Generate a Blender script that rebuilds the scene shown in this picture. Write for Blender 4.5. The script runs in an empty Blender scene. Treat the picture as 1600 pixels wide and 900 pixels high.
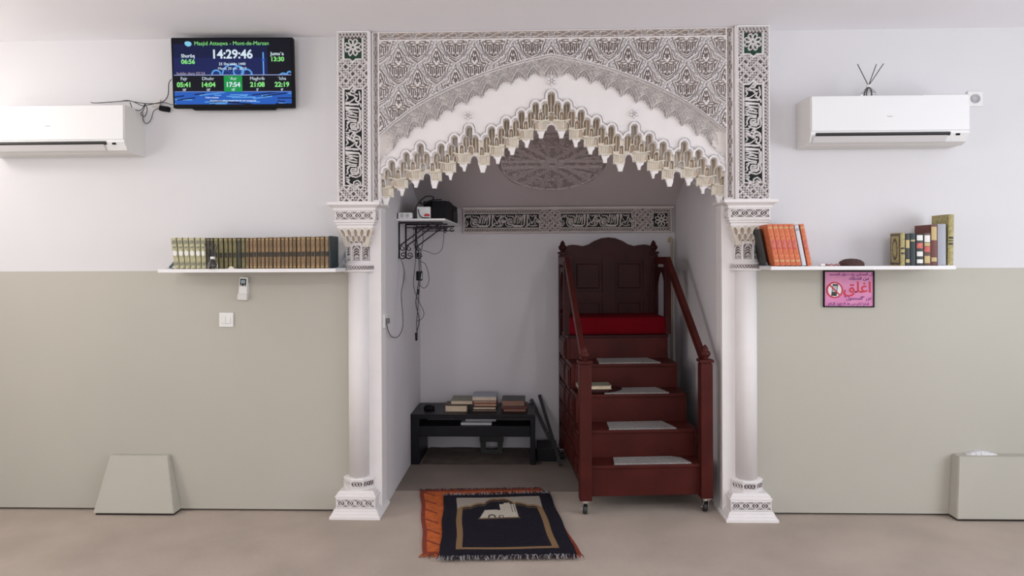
import bpy, bmesh, math, random
import numpy as np
from mathutils import Vector, Matrix
random.seed(7); rng = np.random.RandomState(11)
sc = bpy.context.scene
COL = sc.collection
PI = math.pi
# ------------------------------------------------------------------ camera
F, D, HC = 1160.0, 4.1, 1.42
YA, RO = math.atan(38 / F), math.radians(0.25)
FW = Vector((-math.sin(YA), math.cos(YA), 0)); R0 = Vector((math.cos(YA), math.sin(YA), 0)); U0 = Vector((0, 0, 1))
RV = R0 * math.cos(RO) - U0 * math.sin(RO); UV = U0 * math.cos(RO) + R0 * math.sin(RO)
CP = Vector((0, -D, HC))
cd = bpy.data.cameras.new('camera'); cam = bpy.data.objects.new('camera', cd); COL.objects.link(cam)
cd.sensor_width = 36; cd.lens = F / 1600 * 36; cd.shift_y = -50 / 1600; cd.clip_start = .05
m = Matrix((RV, UV, -FW)).transposed().to_4x4(); m.translation = CP; cam.matrix_world = m
sc.camera = cam
def ray(px, py): return FW + RV * ((px - 800) / F) - UV * ((py - 400) / F)
def aty(px, py, y):
    d = ray(px, py); return CP + d * ((y + D) / d.y)
def atz(px, py, z=0.0):
    d = ray(px, py); return CP + d * ((z - HC) / d.z)
# ------------------------------------------------------------------ world, lights, exposure
w = bpy.data.worlds.new('sky'); sc.world = w; w.use_nodes = True
w.node_tree.nodes['Background'].inputs[0].default_value = (.75, .85, 1, 1)
w.node_tree.nodes['Background'].inputs[1].default_value = 0.35
sc.view_settings.view_transform = 'Standard'; sc.view_settings.look = 'None'
sc.view_settings.exposure = -0.19; sc.view_settings.gamma = 1.0; sc.view_settings.use_curve_mapping = False
def area(name, loc, direction, sx, sy, power, color):
    l = bpy.data.lights.new(name, 'AREA'); l.shape = 'RECTANGLE'; l.size = sx; l.size_y = sy; l.energy = power; l.color = color
    o = bpy.data.objects.new(name, l); COL.objects.link(o); o.location = loc
    o.rotation_euler = Vector(direction).to_track_quat('-Z', 'Y').to_euler(); return o
XL, XR, YB, ZC = -4.1, 4.1, -7.6, 2.645
area('window_light_left', (XL + .06, -2.6, 1.45), (1, 0.05, 0), 2.6, 1.6, 52, (1, .965, .91))
area('window_light_right', (XR - .06, -2.6, 1.45), (-1, 0.05, 0), 2.6, 1.6, 88, (.90, .95, 1))
area('window_light_rear', (0, YB + .06, 1.5), (0, 1, 0), 5.0, 1.5, 80, (.97, .97, 1))
LAMPS = [(-3.3, -.75, 13, (1, .94, .84)), (-1.5, -3.3, 34, (1, .97, .95)), (1.5, -3.3, 34, (.97, .98, 1))]  # last two are added to brighten floor and ceiling; first is the corner lamp
for lx, ly, pw, lc in LAMPS:
    l = bpy.data.lights.new('globe_and_fill_light', 'POINT'); l.energy = pw; l.color = lc; l.shadow_soft_size = .11
    o = bpy.data.objects.new('globe_and_fill_light', l); COL.objects.link(o); o.location = (lx, ly, ZC - .40)
# ------------------------------------------------------------------ materials
def mat(name, col, rough=.6, metal=0, noise=0, nscale=20, bump=0, bscale=60, spec=.5, emit=None, estr=1, coat=0, trans=0, col2=None):
    mt = bpy.data.materials.new(name); mt.use_nodes = True; nt = mt.node_tree; b = nt.nodes['Principled BSDF']
    b.inputs['Base Color'].default_value = (*col, 1); b.inputs['Roughness'].default_value = rough
    b.inputs['Metallic'].default_value = metal; b.inputs['Specular IOR Level'].default_value = spec
    if coat: b.inputs['Coat Weight'].default_value = coat; b.inputs['Coat Roughness'].default_value = .15
    if trans: b.inputs['Transmission Weight'].default_value = trans
    tc = nt.nodes.new('ShaderNodeTexCoord')
    if noise or col2:
        n = nt.nodes.new('ShaderNodeTexNoise'); n.inputs['Scale'].default_value = nscale; n.inputs['Detail'].default_value = 5
        nt.links.new(tc.outputs['Object'], n.inputs['Vector'])
        mx = nt.nodes.new('ShaderNodeMix'); mx.data_type = 'RGBA'
        c2 = col2 if col2 else tuple(c * (1 - noise) for c in col)
        rp = nt.nodes.new('ShaderNodeMapRange'); rp.inputs[1].default_value = .35; rp.inputs[2].default_value = .65
        nt.links.new(n.outputs[0], rp.inputs[0]); nt.links.new(rp.outputs[0], mx.inputs[0])
        mx.inputs[6].default_value = (*col, 1); mx.inputs[7].default_value = (*c2, 1)
        nt.links.new(mx.outputs[2], b.inputs['Base Color'])
    if bump:
        n2 = nt.nodes.new('ShaderNodeTexNoise'); n2.inputs['Scale'].default_value = bscale; n2.inputs['Detail'].default_value = 6
        nt.links.new(tc.outputs['Object'], n2.inputs['Vector'])
        bp = nt.nodes.new('ShaderNodeBump'); bp.inputs['Strength'].default_value = bump; bp.inputs['Distance'].default_value = .01
        nt.links.new(n2.outputs[0], bp.inputs['Height']); nt.links.new(bp.outputs[0], b.inputs['Normal'])
    if emit:
        b.inputs['Emission Color'].default_value = (*emit, 1); b.inputs['Emission Strength'].default_value = estr
    return mt
M = {}
M['white'] = mat('white_wall_paint', (.695, .685, .705), .7, noise=.025, nscale=1.5, bump=.05, bscale=25, spec=.25)
M['olive'] = mat('grey_green_wall_paint', (.47, .45, .395), .5, noise=.04, nscale=1.2, bump=.04, bscale=25, spec=.35)
M['ceiling'] = mat('ceiling_paint', (.90, .885, .93), .8, noise=.02, nscale=1.2, bump=.05, bscale=14, spec=.2)
M['niche'] = mat('niche_wall_paint', (.68, .65, .675), .7, noise=.03, nscale=2, bump=.05, bscale=20, spec=.2)
M['nceil'] = mat('niche_ceiling_paint', (.66, .585, .60), .8, noise=.03, nscale=2, bump=.05, bscale=20, spec=.2)
M['plaster'] = mat('white_plaster', (.80, .765, .765), .65, noise=.03, nscale=8, bump=.06, bscale=120, spec=.25)
M['plaster2'] = mat('warm_carved_plaster', (.66, .60, .58), .7, noise=.08, nscale=8, bump=.06, bscale=120, spec=.2)
M['ground'] = mat('taupe_ground_and_shade', (.50, .42, .38), .8, noise=.1, nscale=15, spec=.15)  # tan ground of the borders; in the sebka slots it paints recess shade
M['ground2'] = mat('dark_taupe_recess_shade', (.17, .13, .125), .8, noise=.1, nscale=15, spec=.15)  # shade put into the colour of chain and band recesses
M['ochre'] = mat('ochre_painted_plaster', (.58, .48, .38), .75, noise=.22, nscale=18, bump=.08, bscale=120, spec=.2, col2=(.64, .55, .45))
M['cream'] = mat('cream_painted_plaster', (.74, .68, .59), .7, noise=.08, nscale=20, spec=.2)
M['blackgreen'] = mat('blackish_green_paint', (.005, .008, .008), .6, spec=.3)
M['green'] = mat('dark_green_paint', (.012, .06, .035), .5, noise=.3, nscale=15, spec=.3)
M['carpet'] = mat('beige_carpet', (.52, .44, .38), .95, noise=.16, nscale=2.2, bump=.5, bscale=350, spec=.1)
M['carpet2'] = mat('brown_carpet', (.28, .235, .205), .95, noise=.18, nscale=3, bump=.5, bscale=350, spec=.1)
M['dark_gap'] = mat('dark_gap', (.03, .022, .018), .9)  # dark colour standing in for shade in the gap at the floor
M['wood'] = mat('red_mahogany_wood', (.070, .0115, .009), .42, noise=.3, nscale=6, spec=.16)
M['wood_dark'] = mat('dark_mahogany_wood', (.040, .007, .008), .42, noise=.3, nscale=6, spec=.14)
M['red'] = mat('red_cushion_cloth', (.125, .001, .005), .9, noise=.1, nscale=60, bump=.3, bscale=300, spec=.1)
M['patch'] = mat('grey_carpet_patch', (.40, .38, .37), .95, noise=.45, nscale=160, bump=.6, bscale=400, spec=.1)
M['chrome'] = mat('chrome', (.75, .75, .75), .18, metal=1)
M['rubber'] = mat('black_rubber', (.02, .02, .02), .5)
M['black'] = mat('black_laminate', (.006, .006, .009), .4, spec=.25, noise=.2, nscale=30)
M['blackp'] = mat('black_plastic', (.004, .004, .006), .6, spec=.15)
M['iron'] = mat('black_wrought_iron', (.012, .010, .014), .45, metal=.3)
M['greyp'] = mat('grey_cable_plastic', (.13, .12, .13), .5)
M['acw'] = mat('white_air_conditioner_plastic', (.80, .80, .81), .35, spec=.45)
M['acs'] = mat('ivory_side_plastic', (.70, .68, .66), .4, spec=.4)
M['acg'] = mat('pale_grey_flap_plastic', (.63, .61, .62), .4)
M['whitep'] = mat('white_plastic', (.78, .77, .76), .35)
M['greyb'] = mat('grey_print', (.45, .45, .47), .5)
M['shelf'] = mat('white_shelf_board', (.80, .79, .80), .4, spec=.4)
M['glass'] = mat('clear_glass', (.95, .95, .95), .03, trans=1, spec=.5)
M['winglass'] = mat('window_glass', (.9, .95, 1), .05, trans=1)
M['reed'] = mat('dark_reed', (.045, .04, .04), .8)
M['page'] = mat('cream_pages', (.66, .53, .38), .85, noise=.2, nscale=120)
M['pagep'] = mat('pinkish_pages', (.55, .33, .22), .85, noise=.2, nscale=120)
M['paged'] = mat('brown_page_edges', (.30, .17, .12), .85, noise=.2, nscale=120)
M['gold'] = mat('gold_print', (.52, .40, .18), .5)
M['cable'] = mat('black_cable', (.01, .01, .012), .5)
M['steel'] = mat('blue_grey_steel', (.30, .36, .40), .4, metal=.5)
# ------------------------------------------------------------------ helpers
def tag(o, label=None, cat=None, group=None, kind=None):
    if label: o['label'] = label
    if cat: o['category'] = cat
    if group: o['group'] = group
    if kind: o['kind'] = kind
    return o
def empty(name, loc=(0, 0, 0), rz=0, label=None, cat=None, group=None):
    o = bpy.data.objects.new(name, None); COL.objects.link(o); o.location = loc; o.rotation_euler = (0, 0, rz); o.empty_display_size = .05
    return tag(o, label, cat, group)
class MB:
    """collects shapes of one mesh"""
    def __init__(s): s.v = []; s.f = []; s.mi = []; s.cur = 0; s.T = None; s.sm = []
    def add(s, vs, fs, smooth=False):
        n = len(s.v)
        for p in vs:
            p = Vector(p); s.v.append(tuple(s.T @ p) if s.T else tuple(p))
        for f in fs: s.f.append([n + i for i in f]); s.mi.append(s.cur); s.sm.append(smooth)
        return s
    def box(s, x0, x1, y0, y1, z0, z1, b=0):
        if b <= 0:
            vs = [(x, y, z) for x in (x0, x1) for y in (y0, y1) for z in (z0, z1)]
            return s.add(vs, [(0, 1, 3, 2), (4, 6, 7, 5), (0, 4, 5, 1), (2, 3, 7, 6), (0, 2, 6, 4), (1, 5, 7, 3)])
        bm = bmesh.new(); bmesh.ops.create_cube(bm, size=1)
        for v in bm.verts: v.co = Vector(((x0 + x1) / 2 + v.co.x * (x1 - x0), (y0 + y1) / 2 + v.co.y * (y1 - y0), (z0 + z1) / 2 + v.co.z * (z1 - z0)))
        b = min(b, .45 * min(abs(x1 - x0), abs(y1 - y0), abs(z1 - z0)))
        bmesh.ops.bevel(bm, geom=bm.edges[:], offset=b, segments=2, profile=.5, affect='EDGES')
        bm.verts.index_update(); s.add([v.co for v in bm.verts], [[v.index for v in f.verts] for f in bm.faces]); bm.free(); return s
    def prism(s, pts, axis, a0, a1):
        """polygon pts (2D) extruded along axis; axis 'y': pts=(x,z); 'x': (y,z); 'z': (x,y)"""
        n = len(pts)
        def P(p, a): return {'y': (p[0], a, p[1]), 'x': (a, p[0], p[1]), 'z': (p[0], p[1], a)}[axis]
        vs = [P(p, a0) for p in pts] + [P(p, a1) for p in pts]
        fs = [list(range(n))[::-1], list(range(n, 2 * n))] + [[i, (i + 1) % n, n + (i + 1) % n, n + i] for i in range(n)]
        return s.add(vs, fs)
    def lathe(s, prof, c=(0, 0, 0), seg=20, a0=0, a1=2 * PI, sq=None, smooth=True):
        """prof: (r,z) from bottom to top about the z axis at c"""
        full = abs(a1 - a0 - 2 * PI) < 1e-6; n = seg if full else seg + 1
        vs = []
        for r, z in prof:
            for i in range(n):
                a = a0 + (a1 - a0) * i / seg
                k = 1
                if sq: k = 1 / max(abs(math.cos(a)), abs(math.sin(a)))
                vs.append((c[0] + r * k * math.cos(a), c[1] + r * k * math.sin(a), c[2] + z))
        fs = []
        for j in range(len(prof) - 1):
            for i in range(seg if not full else n):
                i2 = (i + 1) % n
                fs.append((j * n + i, j * n + i2, (j + 1) * n + i2, (j + 1) * n + i))
        if full:
            fs.append(list(range(n))[::-1]); fs.append([(len(prof) - 1) * n + i for i in range(n)])
        return s.add(vs, fs, smooth)
    def tube(s, pts, r, seg=8, close=False):
        pts = [Vector(p) for p in pts]; n = len(pts); vs = []; fs = []
        prev = None
        for i, p in enumerate(pts):
            if close: t = pts[(i + 1) % n] - pts[i - 1]
            else: t = pts[min(i + 1, n - 1)] - pts[max(i - 1, 0)]
            if t.length < 1e-9: t = Vector((0, 0, 1))
            t.normalize()
            if prev is None:
                up = Vector((0, 0, 1)) if abs(t.z) < .9 else Vector((1, 0, 0)); a = t.cross(up).normalized()
            else: a = (prev - t * prev.dot(t)).normalized()
            prev = a; b = t.cross(a); rr = r[i] if isinstance(r, (list, tuple)) else r
            for k in range(seg):
                an = 2 * PI * k / seg; vs.append(p + a * (rr * math.cos(an)) + b * (rr * math.sin(an)))
        m_ = n if close else n - 1
        for i in range(m_):
            for k in range(seg):
                k2 = (k + 1) % seg; j = (i + 1) % n
                fs.append((i * seg + k, i * seg + k2, j * seg + k2, j * seg + k))
        if not close: fs.append(list(range(seg))[::-1]); fs.append([(n - 1) * seg + k for k in range(seg)])
        return s.add(vs, fs, True)
    def bar(s, p, q, w_, h_, up=(0, 0, 1)):
        p = Vector(p); q = Vector(q); t = (q - p).normalized(); u = Vector(up); a = t.cross(u).normalized(); b = a.cross(t)
        vs = [c + a * sx * w_ / 2 + b * sz * h_ / 2 for c in (p, q) for sx, sz in ((-1, -1), (1, -1), (1, 1), (-1, 1))]
        return s.add(vs, [(3, 2, 1, 0), (4, 5, 6, 7), (0, 1, 5, 4), (1, 2, 6, 5), (2, 3, 7, 6), (3, 0, 4, 7)])
    def build(s, name, mats, parent=None, normals=True):
        me = bpy.data.meshes.new(name); me.from_pydata(s.v, [], s.f)
        if not isinstance(mats, (list, tuple)): mats = [mats]
        for x in mats: me.materials.append(x)
        me.polygons.foreach_set('material_index', s.mi); me.polygons.foreach_set('use_smooth', s.sm)
        if normals:
            bm = bmesh.new(); bm.from_mesh(me); bmesh.ops.recalc_face_normals(bm, faces=bm.faces[:]); bm.to_mesh(me); bm.free()
        me.update(); o = bpy.data.objects.new(name, me); COL.objects.link(o)
        if parent: o.parent = parent
        return o
def print_on(o, mb, mt):
    """lettering printed on a surface: joins the letters to that surface's own mesh"""
    me = o.data; me.materials.append(mt); k = len(me.materials) - 1
    tmp = bpy.data.meshes.new('t'); tmp.from_pydata(mb.v, [], mb.f)
    for q in tmp.polygons: q.material_index = k
    bm = bmesh.new(); bm.from_mesh(me); bm.from_mesh(tmp); bm.to_mesh(me); bm.free(); bpy.data.meshes.remove(tmp); me.update()
def smooth_pts(pts, n=6):
    """catmull rom through points"""
    P = [Vector(p) for p in pts]; P = [P[0] * 2 - P[1]] + P + [P[-1] * 2 - P[-2]]; out = []
    for i in range(1, len(P) - 2):
        for k in range(n):
            t = k / n; a, b, c, d = P[i - 1:i + 3]
            out.append(.5 * ((2 * b) + (c - a) * t + (2 * a - 5 * b + 4 * c - d) * t * t + (3 * b - a - 3 * c + d) * t ** 3))
    out.append(P[-2]); return out
def struct(name, mb, mats):
    o = mb.build(name, mats); o['kind'] = 'structure'; return o
def text_into(mb, body, size, T, bold=0.0, ext=.0008, align='CENTER'):
    """letters as mesh, appended to a builder; T places the text plane"""
    cu = bpy.data.curves.new('t', 'FONT'); cu.body = body; cu.size = size; cu.align_x = align; cu.align_y = 'CENTER'; cu.offset = bold; cu.extrude = ext; cu.resolution_u = 3
    o = bpy.data.objects.new('t', cu); COL.objects.link(o)
    dg = bpy.context.evaluated_depsgraph_get(); me = bpy.data.meshes.new_from_object(o.evaluated_get(dg))
    old = mb.T; mb.T = T
    mb.add([v.co.copy() for v in me.vertices], [list(p.vertices) for p in me.polygons]); mb.T = old
    bpy.data.objects.remove(o); bpy.data.curves.remove(cu); bpy.data.meshes.remove(me)
def plane_T(loc, rx=0, rz=0):
    """text plane facing -y"""
    return Matrix.Translation(loc) @ Matrix.Rotation(rz, 4, 'Z') @ Matrix.Rotation(PI / 2 + rx, 4, 'X')
# ---------------------------------------------------------------- relief canvas: carved plaster as a height field
class Cv:
    def __init__(s, x0, x1, z0, z1, res, base=0.0):
        s.res = res; s.nx = int(round((x1 - x0) / res)) + 1; s.nz = int(round((z1 - z0) / res)) + 1
        s.xs = x0 + np.arange(s.nx) * res; s.zs = z0 + np.arange(s.nz) * res
        s.X, s.Z = np.meshgrid(s.xs, s.zs); s.H = np.full(s.X.shape, base); s.x0, s.z0 = x0, z0
    def sl(s, xa, xb, za, zb):
        i0 = max(0, int((xa - s.x0) / s.res)); i1 = min(s.nx, int((xb - s.x0) / s.res) + 2)
        j0 = max(0, int((za - s.z0) / s.res)); j1 = min(s.nz, int((zb - s.z0) / s.res) + 2)
        return (slice(j0, j1), slice(i0, i1)) if i1 > i0 and j1 > j0 else None
    def stroke(s, pts, w_, h, soft=None, clip=None):
        soft = soft or s.res
        for (ax, az), (bx, bz) in zip(pts[:-1], pts[1:]):
            q = s.sl(min(ax, bx) - w_ - soft, max(ax, bx) + w_ + soft, min(az, bz) - w_ - soft, max(az, bz) + w_ + soft)
            if q is None: continue
            X = s.X[q]; Z = s.Z[q]; dx, dz = bx - ax, bz - az; L = dx * dx + dz * dz + 1e-12
            t = np.clip(((X - ax) * dx + (Z - az) * dz) / L, 0, 1); d = np.hypot(X - ax - t * dx, Z - az - t * dz)
            p = np.clip((w_ + soft * .5 - d) / soft, 0, 1) * h
            if clip is not None: p = np.where(clip[q], p, 0)
            s.H[q] = np.maximum(s.H[q], p)
    def groove(s, pts, w_, h=0.0, clip=None, soft=None):
        soft = soft or s.res
        if len(pts) == 1: pts = [pts[0], (pts[0][0] + 1e-5, pts[0][1])]
        for (ax, az), (bx, bz) in zip(pts[:-1], pts[1:]):
            q = s.sl(min(ax, bx) - w_ - soft, max(ax, bx) + w_ + soft, min(az, bz) - w_ - soft, max(az, bz) + w_ + soft)
            if q is None: continue
            X = s.X[q]; Z = s.Z[q]; dx, dz = bx - ax, bz - az; L = dx * dx + dz * dz + 1e-12
            t = np.clip(((X - ax) * dx + (Z - az) * dz) / L, 0, 1); d = np.hypot(X - ax - t * dx, Z - az - t * dz)
            k = np.clip((w_ + soft * .5 - d) / soft, 0, 1)
            if clip is not None: k = np.where(clip[q], k, 0)
            s.H[q] = np.minimum(s.H[q], s.H[q] * (1 - k) + h * k)
    def rect(s, xa, xb, za, zb, h):
        m_ = (s.X >= xa) & (s.X <= xb) & (s.Z >= za) & (s.Z <= zb); s.H[m_] = h
    def mesh(s, name, mats, y0, parent=None, mask=None, mi=None, back=None, axis=None):
        """vertex = (x, y0-H, z); the rim of the mask drops back to `back`"""
        H = s.H.copy(); nz, nx = H.shape
        if mask is None: mask = np.ones(H.shape, bool)
        cell = mask[:-1, :-1] & mask[1:, :-1] & mask[:-1, 1:] & mask[1:, 1:]
        used = np.zeros(H.shape, bool); allin = np.ones(H.shape, bool)
        pad = np.zeros((nz + 1, nx + 1), bool); pad[1:-1, 1:-1] = cell
        used = pad[:-1, :-1] | pad[1:, :-1] | pad[:-1, 1:] | pad[1:, 1:]
        idx = -np.ones(H.shape, int); idx[used] = np.arange(used.sum())
        co = np.stack([s.X[used], y0 - H[used], s.Z[used]], 1)
        j, i = np.nonzero(cell)
        quads = np.stack([idx[j, i], idx[j, i + 1], idx[j + 1, i + 1], idx[j + 1, i]], 1)
        fmi = (mi[j, i] if mi is not None else np.zeros(len(j), int))
        verts = [co]; faces = [quads]; fm = [fmi]; nv = len(co)
        if back is not None:
            # boundary skirts
            def skirt(a, b, fmat):
                nonlocal nv
                pa = co[a].copy(); pb = co[b].copy(); pa[:, 1] = back; pb[:, 1] = back
                k = len(a); verts.append(pa); verts.append(pb)
                faces.append(np.stack([b, a, nv + np.arange(k), nv + k + np.arange(k)], 1)); fm.append(fmat); nv += 2 * k
            for dj, di, c0, c1 in ((-1, 0, (0, 0), (0, 1)), (1, 0, (1, 1), (1, 0)), (0, -1, (1, 0), (0, 0)), (0, 1, (0, 1), (1, 1))):
                nb = pad[1 + dj:nz + dj, 1 + di:nx + di]
                e = cell & ~nb; jj, ii = np.nonzero(e)
                if len(jj): skirt(idx[jj + c0[0], ii + c0[1]], idx[jj + c1[0], ii + c1[1]], (mi[jj, ii] if mi is not None else np.zeros(len(jj), int)))
        V = np.concatenate(verts); Q = np.concatenate(faces); FM = np.concatenate(fm)
        if axis is not None: V = axis(V)
        me = bpy.data.meshes.new(name); me.vertices.add(len(V)); me.vertices.foreach_set('co', V.astype(np.float32).ravel())
        me.loops.add(Q.size); me.loops.foreach_set('vertex_index', Q.astype(np.int32).ravel())
        me.polygons.add(len(Q)); me.polygons.foreach_set('loop_start', (np.arange(len(Q)) * 4).astype(np.int32))
        if not isinstance(mats, (list, tuple)): mats = [mats]
        for x in mats: me.materials.append(x)
        me.polygons.foreach_set('material_index', FM.astype(np.int32)); me.update(calc_edges=True); me.validate()
        o = bpy.data.objects.new(name, me); COL.objects.link(o)
        if parent: o.parent = parent
        return o
def arcpts(cx, cz, r, a0, a1, n=12, rz=None):
    rz = rz or r
    return [(cx + r * math.cos(a0 + (a1 - a0) * i / n), cz + rz * math.sin(a0 + (a1 - a0) * i / n)) for i in range(n + 1)]
def diamond_chain(c, xa, xb, za, zb, per, h, w_=.0016, vertical=True):
    """two crossing zigzags filling a strip"""
    q = c.sl(xa, xb, za, zb)
    if q is None: return
    X = c.X[q]; Z = c.Z[q]
    inside = (X >= xa) & (X <= xb) & (Z >= za) & (Z <= zb)
    if vertical: a = (X - (xa + xb) / 2); b = Z - za; wd = (xb - xa)
    else: a = (Z - (za + zb) / 2); b = X - xa; wd = (zb - za)
    s_ = wd / per
    u = (a / wd * 1.0 + b / per); v = (a / wd * 1.0 - b / per)
    k = 1 / math.hypot(1 / wd, 1 / per)
    d = np.minimum(np.abs(u - np.round(u)), np.abs(v - np.round(v))) * k
    p = np.clip((w_ + c.res * .5 - d) / c.res, 0, 1) * h
    c.H[q] = np.where(inside, np.maximum(c.H[q], p), c.H[q])
def cartouche_chain(c, xa, xb, za, zb, per, h, vertical=True):
    """interlaced cartouches: lens shapes joined by knots"""
    L0, L1 = (za, zb) if vertical else (xa, xb); W0, W1 = (xa, xb) if vertical else (za, zb)
    n = max(1, round((L1 - L0) / per)); per = (L1 - L0) / n; wd = (W1 - W0)
    f = (lambda l, x: (x, l)) if vertical else (lambda l, x: (l, x))
    for i in range(n):
        a = L0 + i * per; cc = (W0 + W1) / 2; A = wd * .42
        for sgn in (1, -1):
            pts = [f(a + per * t, cc + sgn * A * math.sin(t * PI * 2) * (1 if 1 else 0)) for t in np.linspace(0, 1, 17)]
            c.stroke(pts, .0015, h)
            pts = [f(a + per * t, cc + sgn * A * (abs(math.sin(t * PI)) ** .5)) for t in np.linspace(0, 1, 17)]
            c.stroke(pts, .0013, h)
            pts = [f(a + per * (.3 + .4 * t), cc + sgn * A * math.cos(t * PI * 2) * .9) for t in np.linspace(0, 1, 13)]
            c.stroke(pts, .0013, h)
def knotwork(c, xa, xb, za, zb, s_, h, ph=(0, 0)):
    q = c.sl(xa, xb, za, zb); X = c.X[q]; Z = c.Z[q]; ins = (X >= xa) & (X <= xb) & (Z >= za) & (Z <= zb)
    cx, cz = (xa + xb) / 2 + ph[0], (za + zb) / 2 + ph[1]
    p = ((X - cx) + (Z - cz)) / math.sqrt(2) / s_ - .5; r = ((X - cx) - (Z - cz)) / math.sqrt(2) / s_ - .5
    dp = np.abs(p - np.round(p)) * s_; dr = np.abs(r - np.round(r)) * s_; e = s_ * .27
    line = np.minimum(np.abs(dp - e), np.abs(dr - e)); out = np.zeros(X.shape)
    weave = ((np.round(p) + np.round(r)) % 2 == 0)
    lp = np.where(dr < e - .001, np.where(weave, np.abs(dp - e), 9), np.abs(dp - e)); lr = np.where(dp < e - .001, np.where(~weave, np.abs(dr - e), 9), np.abs(dr - e))
    out = np.clip((.0026 + c.res * .5 - np.minimum(lp, lr)) / c.res, 0, 1)
    per = s_ / 3.2
    # cross hatching inside each band
    def hatch(along, across):
        u = along / per + across / per * .9; v = along / per - across / per * .9
        d = np.minimum(np.abs(u - np.round(u)), np.abs(v - np.round(v))) * per * .72
        return np.clip((.0011 + c.res * .5 - d) / c.res, 0, 1)
    hp = np.where((dp < e) & (~(dr < e) | weave), hatch((r - np.round(r)) * s_, (p - np.round(p)) * s_), 0)
    hr = np.where((dr < e) & (~(dp < e) | ~weave), hatch((p - np.round(p)) * s_, (r - np.round(r)) * s_), 0)
    out = np.maximum(out, np.maximum(hp, hr) * .85) * h
    c.H[q] = np.where(ins, np.maximum(c.H[q], out), c.H[q])
def rosette(c, cx, cz, R, h, w_=.0024):
    for k in range(8):
        a = PI / 8 + k * PI / 4; ca, sa = math.cos(a), math.sin(a); pts = []
        for t in np.linspace(0, 2 * PI, 17):
            u = R * (.62 + .36 * math.cos(t)); v = R * .20 * math.sin(t) * (1 + .35 * math.cos(t))
            pts.append((cx + ca * u - sa * v, cz + sa * u + ca * v))
        c.stroke(pts, w_, h)
    c.stroke(arcpts(cx, cz, R * .2, 0, 2 * PI), w_ * .8, h)
# strokes of the inscription, traced reading from top to bottom on a pillar; x 0..245, y 0..640 (one repeat)
CAL = [[(85, 30), (130, -30), (160, 10), (140, 40), (100, 30)], [(125, -5), (140, 20)],
 [(20, 40), (70, 70), (130, 80), (160, 120), (120, 150), (70, 180), (15, 180)], [(20, 70), (42, 120), (20, 150)], [(60, 40), (95, 75)],
 [(210, 30), (220, 80), (225, 140), (200, 180), (160, 160), (180, 110)], [(175, 170), (225, 205), (235, 240)], [(150, 60), (190, 70)],
 [(10, 200), (210, 210)], [(10, 208), (200, 216)], [(12, 245), (200, 265)], [(12, 253), (120, 262), (205, 270)],
 [(12, 270), (200, 265), (217, 300), (212, 440), (190, 520), (172, 578)], [(20, 290), (190, 318)], [(20, 330), (70, 318), (170, 366)], [(20, 358), (80, 380), (180, 398)],
 [(20, 388), (70, 420), (165, 436)], [(60, 345), (110, 350)], [(10, 420), (60, 425)],
 [(30, 470), (70, 450), (165, 458)], [(40, 490), (30, 520), (40, 550), (20, 575)], [(60, 470), (40, 500)],
 [(100, 490), (160, 490), (160, 518), (105, 520)], [(105, 545), (160, 545), (160, 572), (100, 570), (82, 530), (92, 490)],
 [(70, 580), (100, 600), (170, 615), (222, 590), (236, 540), (222, 480), (217, 440)],
 [(15, 612), (55, 620), (75, 600), (60, 580)], [(190, 470), (200, 560)], [(232, 300), (234, 460)], [(20, 640), (60, 655), (40, 690)],
 [(120, 730), (130, 680), (180, 660), (220, 690), (230, 750)], [(20, 670), (70, 710), (130, 750)], [(150, 720), (175, 700), (200, 720)]]
CALP = 645.0
def calligraphy(c, f, x0, x1, h, reps, L):
    """f maps (across 0..1, along metres) to canvas; L = length of all repeats"""
    for r_ in range(reps):
        for st in CAL:
            pts = []
            for X, Y in st:
                yy = (Y + r_ * CALP) / (CALP * reps + 95) * L + .004
                yy = min(yy, L + .002); pts.append(f(max(.02, min(.98, X / 245)), yy))
            c.stroke(pts, .0026, h, soft=c.res * 1.2)
# ------------------------------------------------------------------ the room
ZP = 1.345; NL, NR, NB = -.861, 1.012, 1.37
def front_wall(name, xa, xb):
    b = MB(); b.cur = 0; b.box(xa, xb, 0, .12, ZP, ZC); b.cur = 1; b.box(xa, xb, 0, .12, .012, ZP); return struct(name, b, [M['white'], M['olive']])
front_wall('wall_front_left', XL, NL - .02); front_wall('wall_front_right', NR + .02, XR)
XC = .0845
b = MB()   # wall above the arch
for sx, xe in ((-1, NL), (1, NR)):
    xo = xe + sx * .02; b.prism([(xo, 1.716), (xe, 1.74), (XC, 2.365), (XC, ZC), (xo, ZC)], 'y', 0, .12)
struct('wall_above_arch', b, M['white'])
b = MB(); b.box(XL, NL - .12, .03, .06, 0, .012); struct('gap_shade_left', b, M['dark_gap'])  # dark strip painting the shadow gap between wall and carpet
b = MB(); b.box(NR + .12, XR, .03, .06, 0, .012); struct('gap_shade_right', b, M['dark_gap'])  # same gap shadow strip, right of the niche
b = MB(); b.box(XL - .1, XR + .1, YB - .1, .37, -.1, 0); struct('floor', b, M['carpet'])
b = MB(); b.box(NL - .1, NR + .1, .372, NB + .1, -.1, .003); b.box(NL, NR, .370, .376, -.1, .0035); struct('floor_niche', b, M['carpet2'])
b = MB(); b.box(XL - .1, XR + .1, YB - .1, .12, ZC, ZC + .1); struct('ceiling', b, M['ceiling'])
b = MB(); b.box(NL - .1, NL, .12, NB + .1, 0, 2.4); struct('wall_niche_left', b, M['niche'])
b = MB(); b.box(NR, NR + .1, .12, NB + .1, 0, 2.4); struct('wall_niche_right', b, M['niche'])
b = MB(); b.box(NL, NR, NB, NB + .1, 0, 1.80); struct('wall_niche_back', b, M['niche'])
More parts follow.
